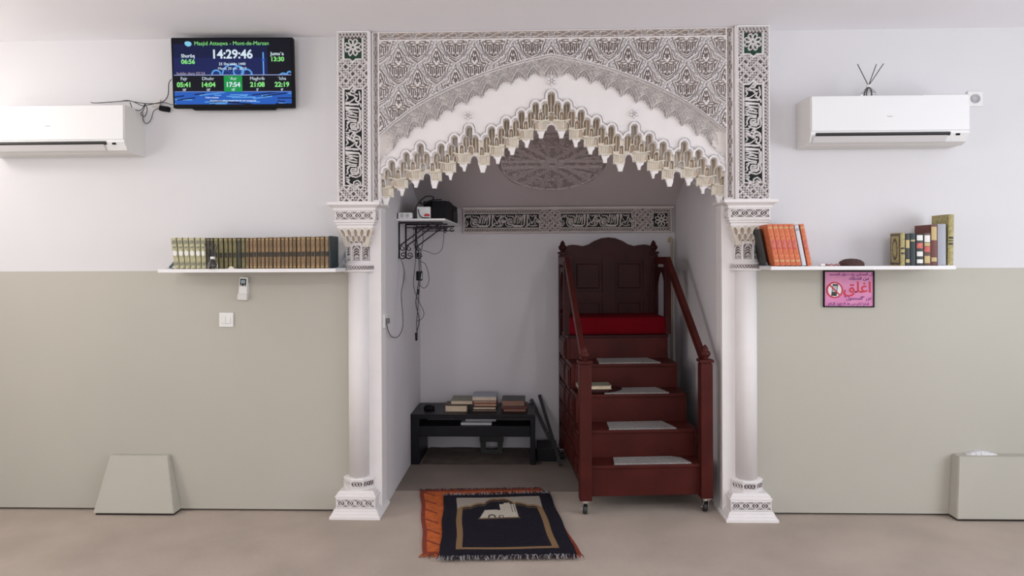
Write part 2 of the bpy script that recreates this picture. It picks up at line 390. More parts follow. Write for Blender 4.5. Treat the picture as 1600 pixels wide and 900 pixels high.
b = MB(); b.prism([(.10, 2.345), (NB + .06, 1.745), (NB + .06, 1.86), (.10, 2.46)], 'x', NL - .05, NR + .05); struct('ceiling_niche', b, M['nceil'])
# side piers of the arch (white painted), faces of the opening
b = MB(); b.box(NL - .16, NL, -.006, .119, 0, 1.715, .004); struct('trim_1', b, M['plaster'])
b = MB(); b.box(NR, NR + .16, -.006, .119, 0, 1.715, .004); struct('trim_2', b, M['plaster'])
def side_wall(name, x, t):
    b = MB(); ya, yb, za, zb = -3.9, -1.3, .65, 2.25
    x0, x1 = min(x, x + t), max(x, x + t)
    for (za_, zb_, mi) in ((0, ZP, 1), (ZP, ZC, 0)):
        b.cur = mi
        b.box(x0, x1, yb, .12, za_, zb_); b.box(x0, x1, YB, ya, za_, zb_)
    b.cur = 1; b.box(x0, x1, ya, yb, 0, za); b.cur = 0; b.box(x0, x1, ya, yb, zb, ZC)
    struct(name, b, [M['white'], M['olive']]); return x0, x1, ya, yb, za, zb
for i, (nm, x, t) in enumerate((('wall_left', XL, -.1), ('wall_right', XR, .1))):
    x0, x1, ya, yb, za, zb = side_wall(nm, x, t)
    fr = MB(); xm = (x0 + x1) / 2
    for y in (ya + .03, (ya + yb) / 2, yb - .03): fr.box(xm - .03, xm + .03, y - .03, y + .03, za, zb)
    for z in (za + .03, zb - .03): fr.box(xm - .03, xm + .03, ya, yb, z - .03, z + .03)
    o = struct('window_%d' % (i + 1), fr, M['whitep'])
    g = MB(); g.box(xm - .004, xm + .004, ya + .05, yb - .05, za + .05, zb - .05); g.build('pane', M['winglass'], o)
b = MB()
for a in ((XL, -2.6, 0, ZC), (2.6, XR, 0, ZC), (-2.6, 2.6, 0, .7), (-2.6, 2.6, 2.3, ZC)): b.box(a[0], a[1], YB - .1, YB, a[2], a[3])
struct('wall_rear', b, M['white'])
fr = MB()
for x in (-2.57, -1.3, 0, 1.3, 2.57): fr.box(x - .03, x + .03, YB - .08, YB - .02, .7, 2.3)
for z in (.73, 2.27): fr.box(-2.6, 2.6, YB - .08, YB - .02, z - .03, z + .03)
o = struct('window_3', fr, M['whitep'])
g = MB(); g.box(-2.55, 2.55, YB - .054, YB - .046, .75, 2.25); g.build('pane', M['winglass'], o)
for i, (lx, ly, pw, lc) in enumerate(LAMPS):      # fittings above the point lights; the two behind the camera are added fill
    t = empty('ceiling_and_fill_light', (lx, ly, ZC), label='round white ceiling lamp fitting ' + ('near the left end of the front wall', 'added for fill light, behind the camera on the left', 'added for fill light, behind the camera on the right')[i], cat='ceiling light')
    b = MB(); b.lathe([(.012, -.22), (.012, -.03), (.05, -.025), (.06, 0)], seg=20); b.build('stem', M['whitep'], t)
# ------------------------------------------------------------------ carved arch
YS = -.085                                  # front plane of the spandrel
def Q(px, py, y=YS):
    p = aty(px, py, y); return (p.x - XC, p.z)
ZT = ZC - .004; RES = .0021
HW = .975
arch = empty('carved_plaster_arch', (XC, 0, 0), label='white carved plaster arch with lace spandrels and stalactite edge over the niche', cat='arch')
c = Cv(-HW, HW, 1.70, ZT, RES)
X, Z = c.X, c.Z; AX = np.abs(X)
# arc between sebka field and the scalloped lace, from the photographed points (mirrored)
arc = np.array([Q(*p) for p in ((1137, 205), (1107, 181), (1068, 155), (1020, 131), (968, 111), (918, 96), (862, 84))])
arcu = arc[::-1, 0].clip(0); arcv = arc[::-1, 1]; arcu[0] = 0
zarc = np.interp(AX, arcu, arcv)
# lace teeth: lower edge
te = [Q(*p) for p in ((862, 133), (877, 122), (902, 127), (928, 133), (952, 143), (976, 154), (1000, 164), (1023, 175), (1047, 189), (1069, 199), (1092, 214), (1114, 231))]
lowu = [max(0, p[0]) for p in te]; lowv = [p[1] for p in te]
base_low = np.interp(AX, lowu[1:] + [.93, .96, .99], lowv[1:] + [lowv[-1] - .06, lowv[-1] - .22, lowv[-1] - .28])
tp = (lowu[-1] - lowu[1]) / 10.0
ph = (AX - lowu[1]) / tp; fr_ = ph - np.floor(ph)
scal = .027 * (1 - np.abs(2 * fr_ - 1) ** 2.2)               # upward bites between the tips
low = base_low + np.where(AX < lowu[-1], np.where(AX < .06, -.0 + .012 * np.abs(np.sin(AX * 90)), scal), .012 * np.abs(np.sin(Z * 130)))
lace = Z > low
sebka = Z > zarc
fX0 = HW - .035                             # inner edge of the side strips
# ---- sebka lattice
h1 = .034
cellw, cellh = .2075, .2325
med = [(0, 180), (25, 150), (45, 110), (55, 40), (72, 8), (118, 0), (92, -50), (85, -105), (60, -150), (0, -182)]
def mirror(pts): return pts + [(-x, z) for x, z in pts[::-1]]
def scaled(pts, cx, cz, k, kz=None): return [(cx + x * k, cz + z * (kz or k)) for x, z in pts]
kx = cellw / 400; kz = cellh / 480
z0c = Q(681, 99.5)[1]; x0c = -(Q(681, 99)[0]); 
clipS = sebka & (AX < fX0) & (Z < ZT - .045)
x0c = 3 * cellw
ins = [[(0, 120), (0, 30)], [(0, -30), (0, -60)], [(-12, -20), (12, -20)], [(-18, 60), (0, 90), (18, 60), (0, 40), (-18, 60)], [(-25, 20), (0, 50), (25, 20)],
       [(-90, -8), (-40, -25), (0, -5), (40, -25), (90, -8)], [(-60, -30), (-30, -50), (0, -25), (30, -50), (60, -30)], [(-35, -60), (-35, -125)], [(35, -60), (35, -125)], [(-60, -50), (-58, -115)], [(60, -50), (58, -115)],
       [(-15, -45), (-14, -90), (0, -105), (14, -90), (15, -45)], [(-14, -120), (-10, -150), (0, -160), (10, -150), (14, -120), (0, -108), (-14, -120)], [(-40, -130), (0, -165), (40, -130)], [(-30, 0), (-20, 40)], [(30, 0), (20, 40)], [(-25, 95), (0, 130), (25, 95)]]
def wavy(pts, amp, per):
    out = []; acc = 0
    for (ax, az), (bx, bz) in zip(pts[:-1], pts[1:]):
        L_ = math.hypot(bx - ax, bz - az); n = max(2, int(L_ / (per / 6))); nx_, nz_ = -(bz - az) / L_, (bx - ax) / L_
        for i in range(n):
            t_ = i / n; o_ = amp * abs(math.sin((acc + L_ * t_) / per * PI)); out.append((ax + (bx - ax) * t_ + nx_ * o_, az + (bz - az) * t_ + nz_ * o_))
        acc += L_
    out.append(pts[-1]); return out
dia = [(0, 240), (50, 150), (100, 70), (200, 0), (140, -60), (108, -130), (62, -190), (0, -240)]
c.H = np.where(clipS, h1, c.H)
SL = [([(-10, 140), (-34, 70), (-42, 22)], 5.5), ([(-17, 42), (0, 74), (17, 42)], 5), ([(0, 46), (0, 22)], 6), ([(0, 128), (0, 96)], 5), ([(-22, 80), (-10, 60)], 4.5),
      ([(-104, -2), (-58, -14), (-18, -6)], 6), ([(-88, 14), (-50, 14), (-24, 10)], 4.5), ([(-74, -28), (-36, -46), (-10, -22)], 5.5),
      ([(0, -24), (0, -58)], 8), ([(0, -80), (0, -122)], 9), ([(-22, -56), (-22, -108)], 5.5), ([(-42, -62), (-42, -124)], 5.5), ([(-64, -44), (-62, -110)], 7), ([(-86, -30), (-82, -80)], 5),
      ([(-56, -134), (0, -163)], 5.5), ([(-20, -135), (-8, -145)], 5)]
for row in range(-1, 6):
    for colm in range(-6, 7):
        cx = colm * cellw + (row % 2) * cellw / 2; cz = z0c - row * cellh / 2
        if abs(cx) > HW + .12: continue
        c.groove(scaled(mirror(med), cx, cz, kx * 1.04, kz * 1.04), .0022, .006, clip=clipS)
        for st, w0 in SL:
            for sg in (1, -1): c.groove(scaled([(x_ * sg, z_) for x_, z_ in st], cx, cz, kx, kz), w0 * kx, 0, clip=clipS)
        for k_, w0, dd in ((1.30, .0020, .006), ):
            o_ = mirror([(0, 222), (30, 190), (62, 128), (78, 52), (96, 30), (150, 14), (120, -52), (108, -112), (74, -170), (0, -214)])
            c.groove(scaled(o_, cx, cz, kx, kz), w0, dd, clip=clipS)
        for sg in (1, -1):
            P1 = [(sg * x_ * kx + cx, z_ * kz + cz) for x_, z_ in dia]
            c.groove(wavy(P1, sg * .0085, .0150), .0013, .020, clip=clipS)
            c.groove(wavy(P1, -sg * .0085, .0150), .0013, .020, clip=clipS); c.stroke(P1, .0034, h1 + .005, clip=clipS)
        for (x_, z_) in [(38, 175), (56, 150), (84, 96), (100, 48), (128, 34), (150, -20), (132, -36), (122, -92), (112, -118), (92, -150), (60, -182), (30, -208)]:
            for sg in (1, -1): c.groove([(cx + sg * x_ * kx, cz + z_ * kz)], .0022, .006, clip=clipS)
# ---- lace fans: a raised band with the fans cut into it
clipL = lace & ~sebka & (AX < fX0)
HL = .029
c.H = np.where(clipL, np.maximum(c.H, HL), c.H)
edge = np.abs(Z - low)
clipG = clipL & (edge > .0058)
c.H = np.where(clipG, .006, c.H)
def carve(poly, h_):
    xs_ = [q[0] for q in poly]; zs_ = [q[1] for q in poly]; q = c.sl(min(xs_), max(xs_), min(zs_), max(zs_))
    if q is None: return
    X_, Z_ = c.X[q], c.Z[q]; ins_ = np.zeros(X_.shape, bool); n = len(poly)
    for i in range(n):
        (x1, z1), (x2, z2) = poly[i], poly[(i + 1) % n]
        if z1 == z2: continue
        ins_ ^= ((z1 > Z_) != (z2 > Z_)) & (X_ < (x2 - x1) * (Z_ - z1) / (z2 - z1) + x1)
    c.H[q] = np.where(ins_ & clipG[q], h_, c.H[q])
for sg in (1, -1):
    n_ = 10
    for i in range(-1, n_):
        if i < 0 and sg < 0: continue
        ua = lowu[1] + i * tp if i >= 0 else -lowu[1]; ub = ua + tp if i >= 0 else lowu[1]; va, vb = np.interp(np.abs([ua, ub]), lowu[1:], lowv[1:])
        um = (ua + ub) / 2; vm = (va + vb) / 2; sl_ = (vb - va) / tp; L = lambda a, d: (sg * (um + a * tp - d * sl_ * .25), vm + a * tp * sl_ + d)
        carve([L(-.41, .010), L(-.33, .034), L(-.14, .056), L(0, .068), L(.14, .056), L(.33, .034), L(.41, .010), L(.2, .021), L(0, .030), L(-.2, .021)], 0.0)
        for a_ in (-1, 1):
            c.stroke([L(a_ * .30, .020), L(a_ * .16, .040), L(0, .062)], .0016, HL, clip=clipG)
        c.stroke([L(0, .028), L(0, .046)], .0024, HL * .8, clip=clipG)
        c.stroke([L(-.47, .0), L(-.42, .034), L(-.22, .060), L(0, .074), L(.22, .060), L(.42, .034), L(.47, .0)], .0022, HL, clip=clipG)
        c.stroke([L(-.5, .046), L(-.30, .070), L(0, .085), L(.30, .070), L(.5, .046)], .0015, HL, clip=clipG)
        c.stroke([L(-.8, .040), L(-.6, .078), L(-.25, .104), L(.1, .112)], .0015, HL, clip=clipG)
        c.stroke([L(.8, .040), L(.6, .078), L(.25, .104), L(-.1, .112)], .0015, HL, clip=clipG)
        c.stroke([L(-.5, .060), L(-.5, .13)], .0013, HL * .9, clip=clipG)
        for k_ in (-.35, -.12, .12, .35):
            c.stroke([L(k_ - .1, .080), L(k_ + .02, .094), L(k_ + .12, .088), L(k_ + .08, .078)], .0013, HL * .9, clip=clipG)
            c.stroke([L(k_ - .08, .104), L(k_ + .04, .116), L(k_ + .14, .108)], .0013, HL * .9, clip=clipG)
            c.stroke([L(k_ - .08, .130), L(k_ + .04, .140), L(k_ + .14, .128)], .0013, HL * .9, clip=clipG)
        for (a_, d_) in ((-.4, .095), (0, .096), (.4, .095), (-.2, .12), (.2, .12), (-.62, .1), (.62, .1), (0, .125), (-.4, .12), (.4, .12), (-.5, .108)):
            c.stroke([L(a_ - .05, d_), L(a_, d_ + .006), L(a_ + .05, d_)], .0015, HL * .9, clip=clipG)
# ---- arc moulding
pts = [(u, v) for u, v in zip(arcu, arcv)]
for sg in (1, -1):
    P_ = [(sg * p.x, p.y) for p in smooth_pts([Vector((u, v, 0)) for u, v in pts], 5)]
    c.stroke(P_, .0030, .037); c.stroke([(u, v - .012) for u, v in P_], .0026, .036)
side_l = clipL & (AX > .835) & (Z < zarc - .02) & (Z < 2.09 - (.9 - AX) * .2)
q_ = np.minimum(np.abs(((X + Z * .8) / .014) % 1 - .5), np.abs(((X - Z * .8) / .014) % 1 - .5)) * .014 * .8
c.H = np.where(side_l & (edge > .006), np.minimum(c.H, .006 + np.clip((.0022 + RES / 2 - q_) / RES, 0, 1) * .020), c.H)
# ---- top and side strips
zt0 = ZT - .045
c.H = np.where(Z > zt0, 0, c.H); c.H = np.where(AX > fX0, 0, c.H)
cartouche_chain(c, -fX0, fX0, zt0 + .010, ZT - .006, .1215, .026, vertical=False)
c.H = np.where((np.abs(Z - zt0) < .0042) & (AX < fX0 + .004) | (Z > ZT - .0055), .030, c.H)
for sg in (1, -1):
    xa, xb = sorted((sg * (fX0 + .007), sg * (HW - .006)))
    cartouche_chain(c, xa, xb, 1.73, ZT - .01, .105, .026, vertical=True)
c.H = np.where((np.abs(AX - fX0) < .0042) & (Z < ZT) | (AX > HW - .006), .030, c.H)
c.H = np.where((AX > fX0) & (Z < 1.73), .028, c.H)
mask_s = (lace & (Z > 1.70)) | (AX > fX0 - .004)
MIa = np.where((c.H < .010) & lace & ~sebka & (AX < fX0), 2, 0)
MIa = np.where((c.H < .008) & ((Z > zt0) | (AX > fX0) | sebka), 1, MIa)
o = c.mesh('lace_spandrel', [M['plaster'], M['ground'], mat('pale_taupe_recess_shade', (.74, .69, .66), .8, noise=.1, nscale=15, spec=.15)], YS + .030, arch, mask=mask_s, mi=MIa, back=0.0)  # pale taupe paints shade into the lace recesses
# ---- plain field between lace and stalactites, and the stalactite cornice
A_ = [(862, 137), (886, 152.5), (908.5, 165), (932.5, 177), (956, 189.5), (991.7, 187.5), (1015, 202.5), (1036.5, 215), (1069.7, 214), (1092.5, 227.5), (1116, 240)]
B_ = [(871, 157), (893.7, 170), (917.5, 183), (941, 195), (965, 208), (982.5, 208), (998, 207), (1021, 220), (1045, 233), (1061, 233), (1077, 232.5), (1099, 245), (1125, 258)]
C_ = [(878, 171), (902, 185), (925.5, 197), (949, 210), (973, 224), (1004.7, 221), (1028, 235), (1052.5, 248), (1084, 246), (1108, 259), (1133, 273)]
G_ = [(862, 192, 6), (886, 205, 4), (908.5, 218, 4), (932.5, 231, 4), (956, 243, 4), (987, 240, 5.5), (1010, 256, 4), (1032.5, 269, 4), (1065, 266, 5.5), (1090, 281, 4), (1113, 292, 4)]
s1 = 1 / 289.0                             # metres per photo pixel on this plane
def tiers(lst): return [(max(0, Q(p[0], p[1])[0]), Q(p[0], p[1])[1]) for p in lst]
Au, Bu, Cu, Gu = tiers(A_), tiers(B_), tiers(C_), tiers([g[:2] for g in G_])
RES = .0025; c = Cv(-.956, .956, 1.66, 2.50, RES); X, Z = c.X, c.Z; AX = np.abs(X)
def arch_sd(u, zt, hw):       # signed: inside negative; pointed-round top, open downward
    dx = AX - u; dz = Z - (zt - hw * 1.15)
    d = np.where(dz > 0, np.hypot(dx, dz / 1.15), np.abs(dx)) - hw
    return d
sd = np.full(X.shape, 9.0)
for u, z in Au: sd = np.minimum(sd, arch_sd(u, z - .020, .0185))
for u, z in Bu: sd = np.minimum(sd, arch_sd(u, z - .002, .0195))
for u, z in Cu: sd = np.minimum(sd, arch_sd(u, z - .002, .0150))
# bottom silhouette
bot = np.full(X.shape, 9.0)
botn = np.full(X.shape, 0.0)
K = len(Cu); cu = np.array([p[0] * .985 for p in Cu]); cz = np.array([p[1] for p in Cu])
near = np.abs(AX[..., None] - cu).argmin(-1); du = np.abs(AX - cu[near]); zc = cz[near]
pend_z = zc - .146; led2 = zc - .104
kk = np.clip((du - .0105) / .020, 0, 1)
kk = np.clip((du - .0125) / .012, 0, 1); bot = np.where(du < .0125, pend_z, pend_z + .004 + (led2 - pend_z - .004) * kk ** .8)
# rise towards the gaps
gap_sd = np.full(X.shape, 9.0)
for (u, z), g in zip(Gu, G_):
    u = u * .985; hw = g[2] * s1; dx = AX - u; dz = Z - (z - hw * 1.3)
    d = np.where(dz > 0, np.hypot(dx, dz / 1.3), np.abs(dx) - np.clip(-dz, 0, .06) * .10) - hw
    d = np.where(Z < z - .07, 9, d)
    gap_sd = np.minimum(gap_sd, d)
inside = (sd < .0) | (Z < np.interp(AX, [p[0] for p in Bu], [p[1] - .03 for p in Bu]))
solid = (Z > bot) & (gap_sd > 0)
# remove anything below ledge 2 that is on the stair side of a gap
zl = np.interp(AX, [0] + [p[0] for p in Gu[1:]] + [.96], [Gu[0][1] - .03] + [p[1] - .045 for p in Gu[1:]] + [Gu[-1][1] - .09])
solid &= (Z > np.where(du < .034, bot, np.maximum(bot, zl)))
rim = (sd >= 0) & (sd < .0115) & ~(Z < np.interp(AX, [p[0] for p in Bu], [p[1] - .03 for p in Bu]))
lip = (sd >= .0115) & (sd < .0158); lip2 = (sd >= .0158) & (sd < .021)
# ---- plain band: everything above the rim up to behind the lace
low2 = np.interp(AX, lowu[1:] + [.93, .96, .99], lowv[1:] + [lowv[-1] - .06, lowv[-1] - .22, lowv[-1] - .28]) + .006
ph2 = (AX - lowu[1]) / tp; scal2 = np.where((AX < lowu[-1]) & (AX > .06), .027 * (1 - np.abs(2 * (ph2 - np.floor(ph2)) - 1) ** 2.2), .012)
upper = (sd >= .0) & (Z > np.interp(AX, [0, .95], [2.25, 1.78]) - .1) & (~inside) & (Z < low2 + scal2)
H = c.H; H[...] = 0.0
H = np.where(rim, .014, H); H = np.where(lip2 & ~inside, .006, H); H = np.where(lip & ~inside, -.012, H)
bandH = H.copy(); c.H = bandH; mb_mask = (upper | rim) & ~inside
c.mesh('plain_arch_band', [M['plaster']], YS + .016, arch, mask=mb_mask, back=0.0)
# ---- stalactite tiers
c.H = np.full(X.shape, -.045)
dep = np.interp(Z - np.interp(AX, [p[0] for p in Au], [p[1] for p in Au]), [-.26, -.18, -.09, 0], [-.085, -.06, -.035, -.030])
H = dep.copy(); MI = np.zeros(X.shape, int)
def flute(u, zt, hw, depth, zb, rib):
    global H, MI
    m_ = (arch_sd(u, zt, hw) < 0) & (Z > zb)
    rg = (arch_sd(u, zt, hw) >= 0) & (arch_sd(u, zt, hw) < .0042) & (Z > zb); H = np.where(rg, dep + .006, H); MI = np.where(rg & (Z > zt - .03), 3, MI)
    dx = (AX - u) / hw; f = -depth * np.sqrt(np.clip(1 - dx * dx, 0, 1)); f = f - .012
    if rib: ribm = m_ & (np.abs(AX - u) < .0036); f = np.where(ribm, f + .028, f)
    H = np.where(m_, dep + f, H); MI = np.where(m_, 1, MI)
    if rib: MI = np.where(ribm, 0, MI)
for u, z in Au: flute(u, z - .022, .0160, .042, z - .125, True)
for u, z in Bu: flute(u, z - .006, .0165, .036, z - .088, True)
for u, z in Cu:
    flute(u, z - .004, .0100, .022, z - .050, False)
    m_ = (np.abs(AX - u) < .005) & (Z < z - .016) & (Z > z - .047); H = np.where(m_, dep - .006, H)
for (u, z) in Au:                            # small dark box arches lower down under the A flutes
    flute(u * .99, z - .125, .0135, .02, z - .165, False)
for j_, (u, z) in enumerate(Cu):             # ribbed drum and two curved ledges
    ww = .047; l1 = z - .054 + (AX - u) ** 2 * 3.0
    m_ = (np.abs(AX - u) < ww) & (np.abs(Z - l1) < .0042); H = np.where(m_, dep + .022, H); MI = np.where(m_, 0, MI)
    m_ = (np.abs(AX - u) < .033) & (Z < l1 - .006) & (Z > z - .096)
    H = np.where(m_, dep + .008 + .005 * np.cos((AX - u) * 2 * PI / .0105), H)
    u2 = u * .987; l2 = z - .101 + (AX - u2) ** 2 * 4
    m_ = (np.abs(AX - u2) < .033) & (np.abs(Z - l2) < .0042); H = np.where(m_, dep + .018, H); MI = np.where(m_, 0, MI)
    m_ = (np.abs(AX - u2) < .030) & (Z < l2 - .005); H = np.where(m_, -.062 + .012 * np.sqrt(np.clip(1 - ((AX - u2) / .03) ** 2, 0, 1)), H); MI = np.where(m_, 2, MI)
# centre crown: round bowl under the peak niche
m_ = (np.hypot(AX, (Z - Q(862, 183)[1]) * 1.6) < .036) & (np.hypot(AX, (Z - Q(862, 183)[1]) * 1.6) > .030); H = np.where(m_, dep + .02, H); MI = np.where(m_, 0, MI)
ge = (gap_sd < .006) & (gap_sd > 0) ; H = np.where(ge, np.maximum(H, dep + .006), H); MI = np.where(ge, 2, MI)
c.H = H; MI3 = MI
cm = (sd < .004) | inside
c.mesh('stalactite_cornice', [M['cream'], M['ochre'], M['plaster'], M['plaster']], YS + .010, arch, mask=cm & solid & (Z < 2.36), mi=MI3, back=.0)
# star bosses
def star(px, py, r):
    u, z = Q(px, py); s_ = MB()
    for k in range(6):
        T = Matrix.Translation((u, 0, z)) @ Matrix.Rotation(k * PI / 3, 4, 'Y'); s_.T = T
        s_.prism([(0, r * .22), (r * .30, r * .62), (r * .12, r * .66), (0, r * 1.05), (-r * .12, r * .66), (-r * .30, r * .62)], 'y', YS + .002, YS + .0165)
    s_.T = Matrix.Translation((u, 0, z)); s_.prism([(r * .16 * math.cos(a), r * .16 * math.sin(a)) for a in np.linspace(0, 2 * PI, 9)[:-1]], 'y', YS - .002, YS + .0165); s_.T = None
    s_.build('star_boss', M['plaster'], arch)
star(731, 180, .026); star(991, 177, .026); star(862, 126, .030)
# ------------------------------------------------------------------ inscription pillars and niche frieze
def inscription(name, W, L, reps_units, frame_map, mats_, parent, flipend=False):
    """local canvas: x across 0..W, z along from 0 (start) down to -L. reps_units: list of (kind, length)"""
    res = .002; c = Cv(-W / 2, W / 2, -L, 0, res); X, Z = c.X, c.Z; h = .018; MI = np.zeros(X.shape, int)
    bw = W * .17; iw = W / 2 - bw - .006           # half width of the inner panel
    # frames
    c.H[...] = 0
    pos = 0.0; inner = np.zeros(X.shape, bool)
    segs = []
    for kind, ln in reps_units: segs.append((kind, -pos, -(pos + ln))); pos += ln
    xb = W / 2 - .006
    for kind, za, zb in segs:
        if kind == 'knot':
            knotwork(c, -xb, xb, zb, za, .0545, h, ph=(0, 0))
        elif kind == 'edge':
            diamond_chain(c, -xb, xb, zb + .003, za - .004, .0185, h, vertical=False)
        else:
            diamond_chain(c, -xb, -xb + bw - .003, zb, za, .0185, h, vertical=True)
            diamond_chain(c, xb - bw + .003, xb, zb, za, .0185, h, vertical=True)
            m_ = (np.abs(X) < xb - bw + .005) & (np.abs(X) > iw) & (Z < za) & (Z > zb); c.H[m_] = h
            pan = (np.abs(X) < iw) & (Z < za - .004) & (Z > zb + .004)
            # pointed ends
            tip = .014
            for ze, sg in ((za - .004, 1), (zb + .004, -1)):
                if kind == 'rose' and sg == 1: continue
                pan |= (sg * (Z - ze) >= 0) & (np.abs(X) < .016 - sg * (Z - ze) * 1.1) & (sg * (Z - ze) < tip)
                fr2 = (sg * (Z - ze) >= -.001) & (np.abs(X) < .023 - sg * (Z - ze) * 1.1) & (sg * (Z - ze) < tip + .006); c.H[fr2 & ~pan] = h
                for s2 in (1, -1):
                    c.stroke([(s2 * iw, ze + sg * .001), (s2 * .017, ze + sg * .001)], .0028, h)
            c.H[pan] = 0; MI[pan] = 1 if kind == 'cal' else 2
            cl = np.zeros(X.shape)
            if kind == 'rose':
                rosette(c, 0, (za + zb) / 2 + .008, iw * .93, h * .9)
            else:
                LL = za - zb - .008
                f = lambda ac, al: (-iw + .004 + ac * (2 * iw - .008), za - .004 - al)
                calligraphy(c, f, 0, 1, h * .95, 2, LL)
    c.H = np.where((np.abs(X) > W / 2 - .006) | (Z > -.006) | (Z < -L + .005), h, c.H)
    top = c.H > .007; MI = np.where((MI == 0) & (c.H < .006), 3, MI)  # low cells take the dark taupe as painted recess shade
    MI[:-1, :-1] = np.where(top[:-1, :-1] | top[1:, 1:], 0, MI[:-1, :-1])
    return c.mesh(name, mats_, 0, parent, mi=MI, back=.02, axis=frame_map)
PW = .168
for sg, side in ((-1, 'left'), (1, 'right')):
    xc = XC + sg * (1.157 - PW / 2); Lp = ZT - 1.715
    t = empty('carved_pilaster', (xc, -.1, ZT), label='tall carved plaster panel with black calligraphy and green rosette at the %s of the arch' % side, cat='carved panel')
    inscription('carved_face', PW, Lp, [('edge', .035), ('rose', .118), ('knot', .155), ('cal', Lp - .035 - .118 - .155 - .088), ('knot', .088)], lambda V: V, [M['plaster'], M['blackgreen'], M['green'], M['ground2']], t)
    b = MB(); b.box(-PW / 2, PW / 2, .018, .0999, -Lp, 0); b.build('backing', M['plaster'], t)
    b = MB(); b.box(-sg * (PW / 2 + .004) - .006, -sg * (PW / 2 + .004) + .006, -.012, .0999, -Lp, 0, .002); b.build('fillet', M['plaster'], t)
fw_, fh_ = 1.515, .172
pc = aty(1049, 362, NB - .03)
t = empty('carved_frieze', (pc.x, NB - .03, pc.z), label='long horizontal carved frieze with black calligraphy across the back of the niche', cat='carved panel')
def fmap(V):
    # canvas: along (-z) -> runs right to left; across x -> top (left) to bottom
    return np.stack([V[:, 2], V[:, 1], -V[:, 0] + fh_ / 2], 1)
kn, cl_ = .15, .50
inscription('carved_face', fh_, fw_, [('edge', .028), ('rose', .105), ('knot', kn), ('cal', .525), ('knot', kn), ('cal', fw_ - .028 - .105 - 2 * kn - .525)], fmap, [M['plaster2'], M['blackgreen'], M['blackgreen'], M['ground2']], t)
b = MB(); b.box(-fw_ - .01, .012, .008, .0299, -.006, fh_ + .012, .002); b.box(-fw_ - .01, .02, -.014, .0299, fh_ + .001, fh_ + .014, .003); b.build('backing', M['plaster2'], t)
# ------------------------------------------------------------------ medallion on the niche ceiling
th = math.atan2(2.345 - 1.745, NB + .06 - .10)
t = bpy.data.objects.new('ceiling_medallion', None); COL.objects.link(t)
pm = Vector((0.105, .80, 2.345 - math.tan(th) * .70)); t.location = pm; t.rotation_euler = (-(PI / 2 + th) + PI / 2 * 1, 0, 0)
tag(t, 'round pierced plaster medallion on the sloping ceiling of the niche', 'ceiling medallion')
t.rotation_euler = (PI / 2 - th, 0, 0)
R = .365; c = Cv(-R, R, -R, R, .0028); X, Z = c.X, c.Z; rr = np.hypot(X, Z); an = np.arctan2(Z, X); h = .013
disc = rr < R * (.90 + .09 * np.abs(np.cos(an * 4)) ** .6)
for k in range(16): 
    a = k * PI / 8
for k in range(8):
    a = k * PI / 4; ca, sa = math.cos(a), math.sin(a)
    for off in (-.036, .036):
        for w_ in (-.006, .006):
            o2 = off + w_; c.stroke([(ca * -.9 * R - sa * o2, sa * -.9 * R + ca * o2), (ca * .9 * R - sa * o2, sa * .9 * R + ca * o2)], .0026, h, clip=disc)
    for rad, wd in ((.24, .05), (.30, .03), (.17, .03)):
        for j in range(2):
            aa = a + (j + .5) * PI / 8 * 1.0
            cx, cz_ = rad * math.cos(aa), rad * math.sin(aa)
            for kq in (1, .55): c.stroke(arcpts(cx, cz_, wd * kq * .6, 0, 2 * PI, 10), .0017, h * .8, clip=disc)
            c.stroke([(cx - .02, cz_), (cx, cz_ + .02), (cx + .02, cz_), (cx, cz_ - .02), (cx - .02, cz_)], .0017, h * .8, clip=disc)
    c.stroke([(.1 * math.cos(a + .2), .1 * math.sin(a + .2)), (.3 * math.cos(a + .30), .3 * math.sin(a + .30))], .002, h * .8, clip=disc)
    c.stroke([(.1 * math.cos(a - .2), .1 * math.sin(a - .2)), (.3 * math.cos(a - .30), .3 * math.sin(a - .30))], .002, h * .8, clip=disc)
for r_, w_ in ((.028, .004), (.048, .003), (.062, .002), (.335, .003), (.205, .0016)): c.stroke(arcpts(0, 0, r_, 0, 2 * PI, 48), w_, h, clip=disc)
rb = np.random.RandomState(3)
for k in range(300):
    a = rb.rand() * 2 * PI; r_ = .08 + .25 * math.sqrt(rb.rand()); x, z = r_ * math.cos(a), r_ * math.sin(a); b_ = rb.rand() * 2 * PI; l_ = .014
    c.stroke([(x, z), (x + l_ * math.cos(b_), z + l_ * math.sin(b_)), (x + l_ * math.cos(b_ + .8) * 1.6, z + l_ * math.sin(b_ + .8) * 1.6)], .0016, h * .75, clip=disc)
c.mesh('carved_disc', [M['nceil'], mat('mauve_recess_shade', (.42, .36, .36), .8)], -.001, t, mask=disc, mi=np.where(c.H < .005, 1, 0), back=.004)  # darker ceiling colour paints shade between the raised strokes
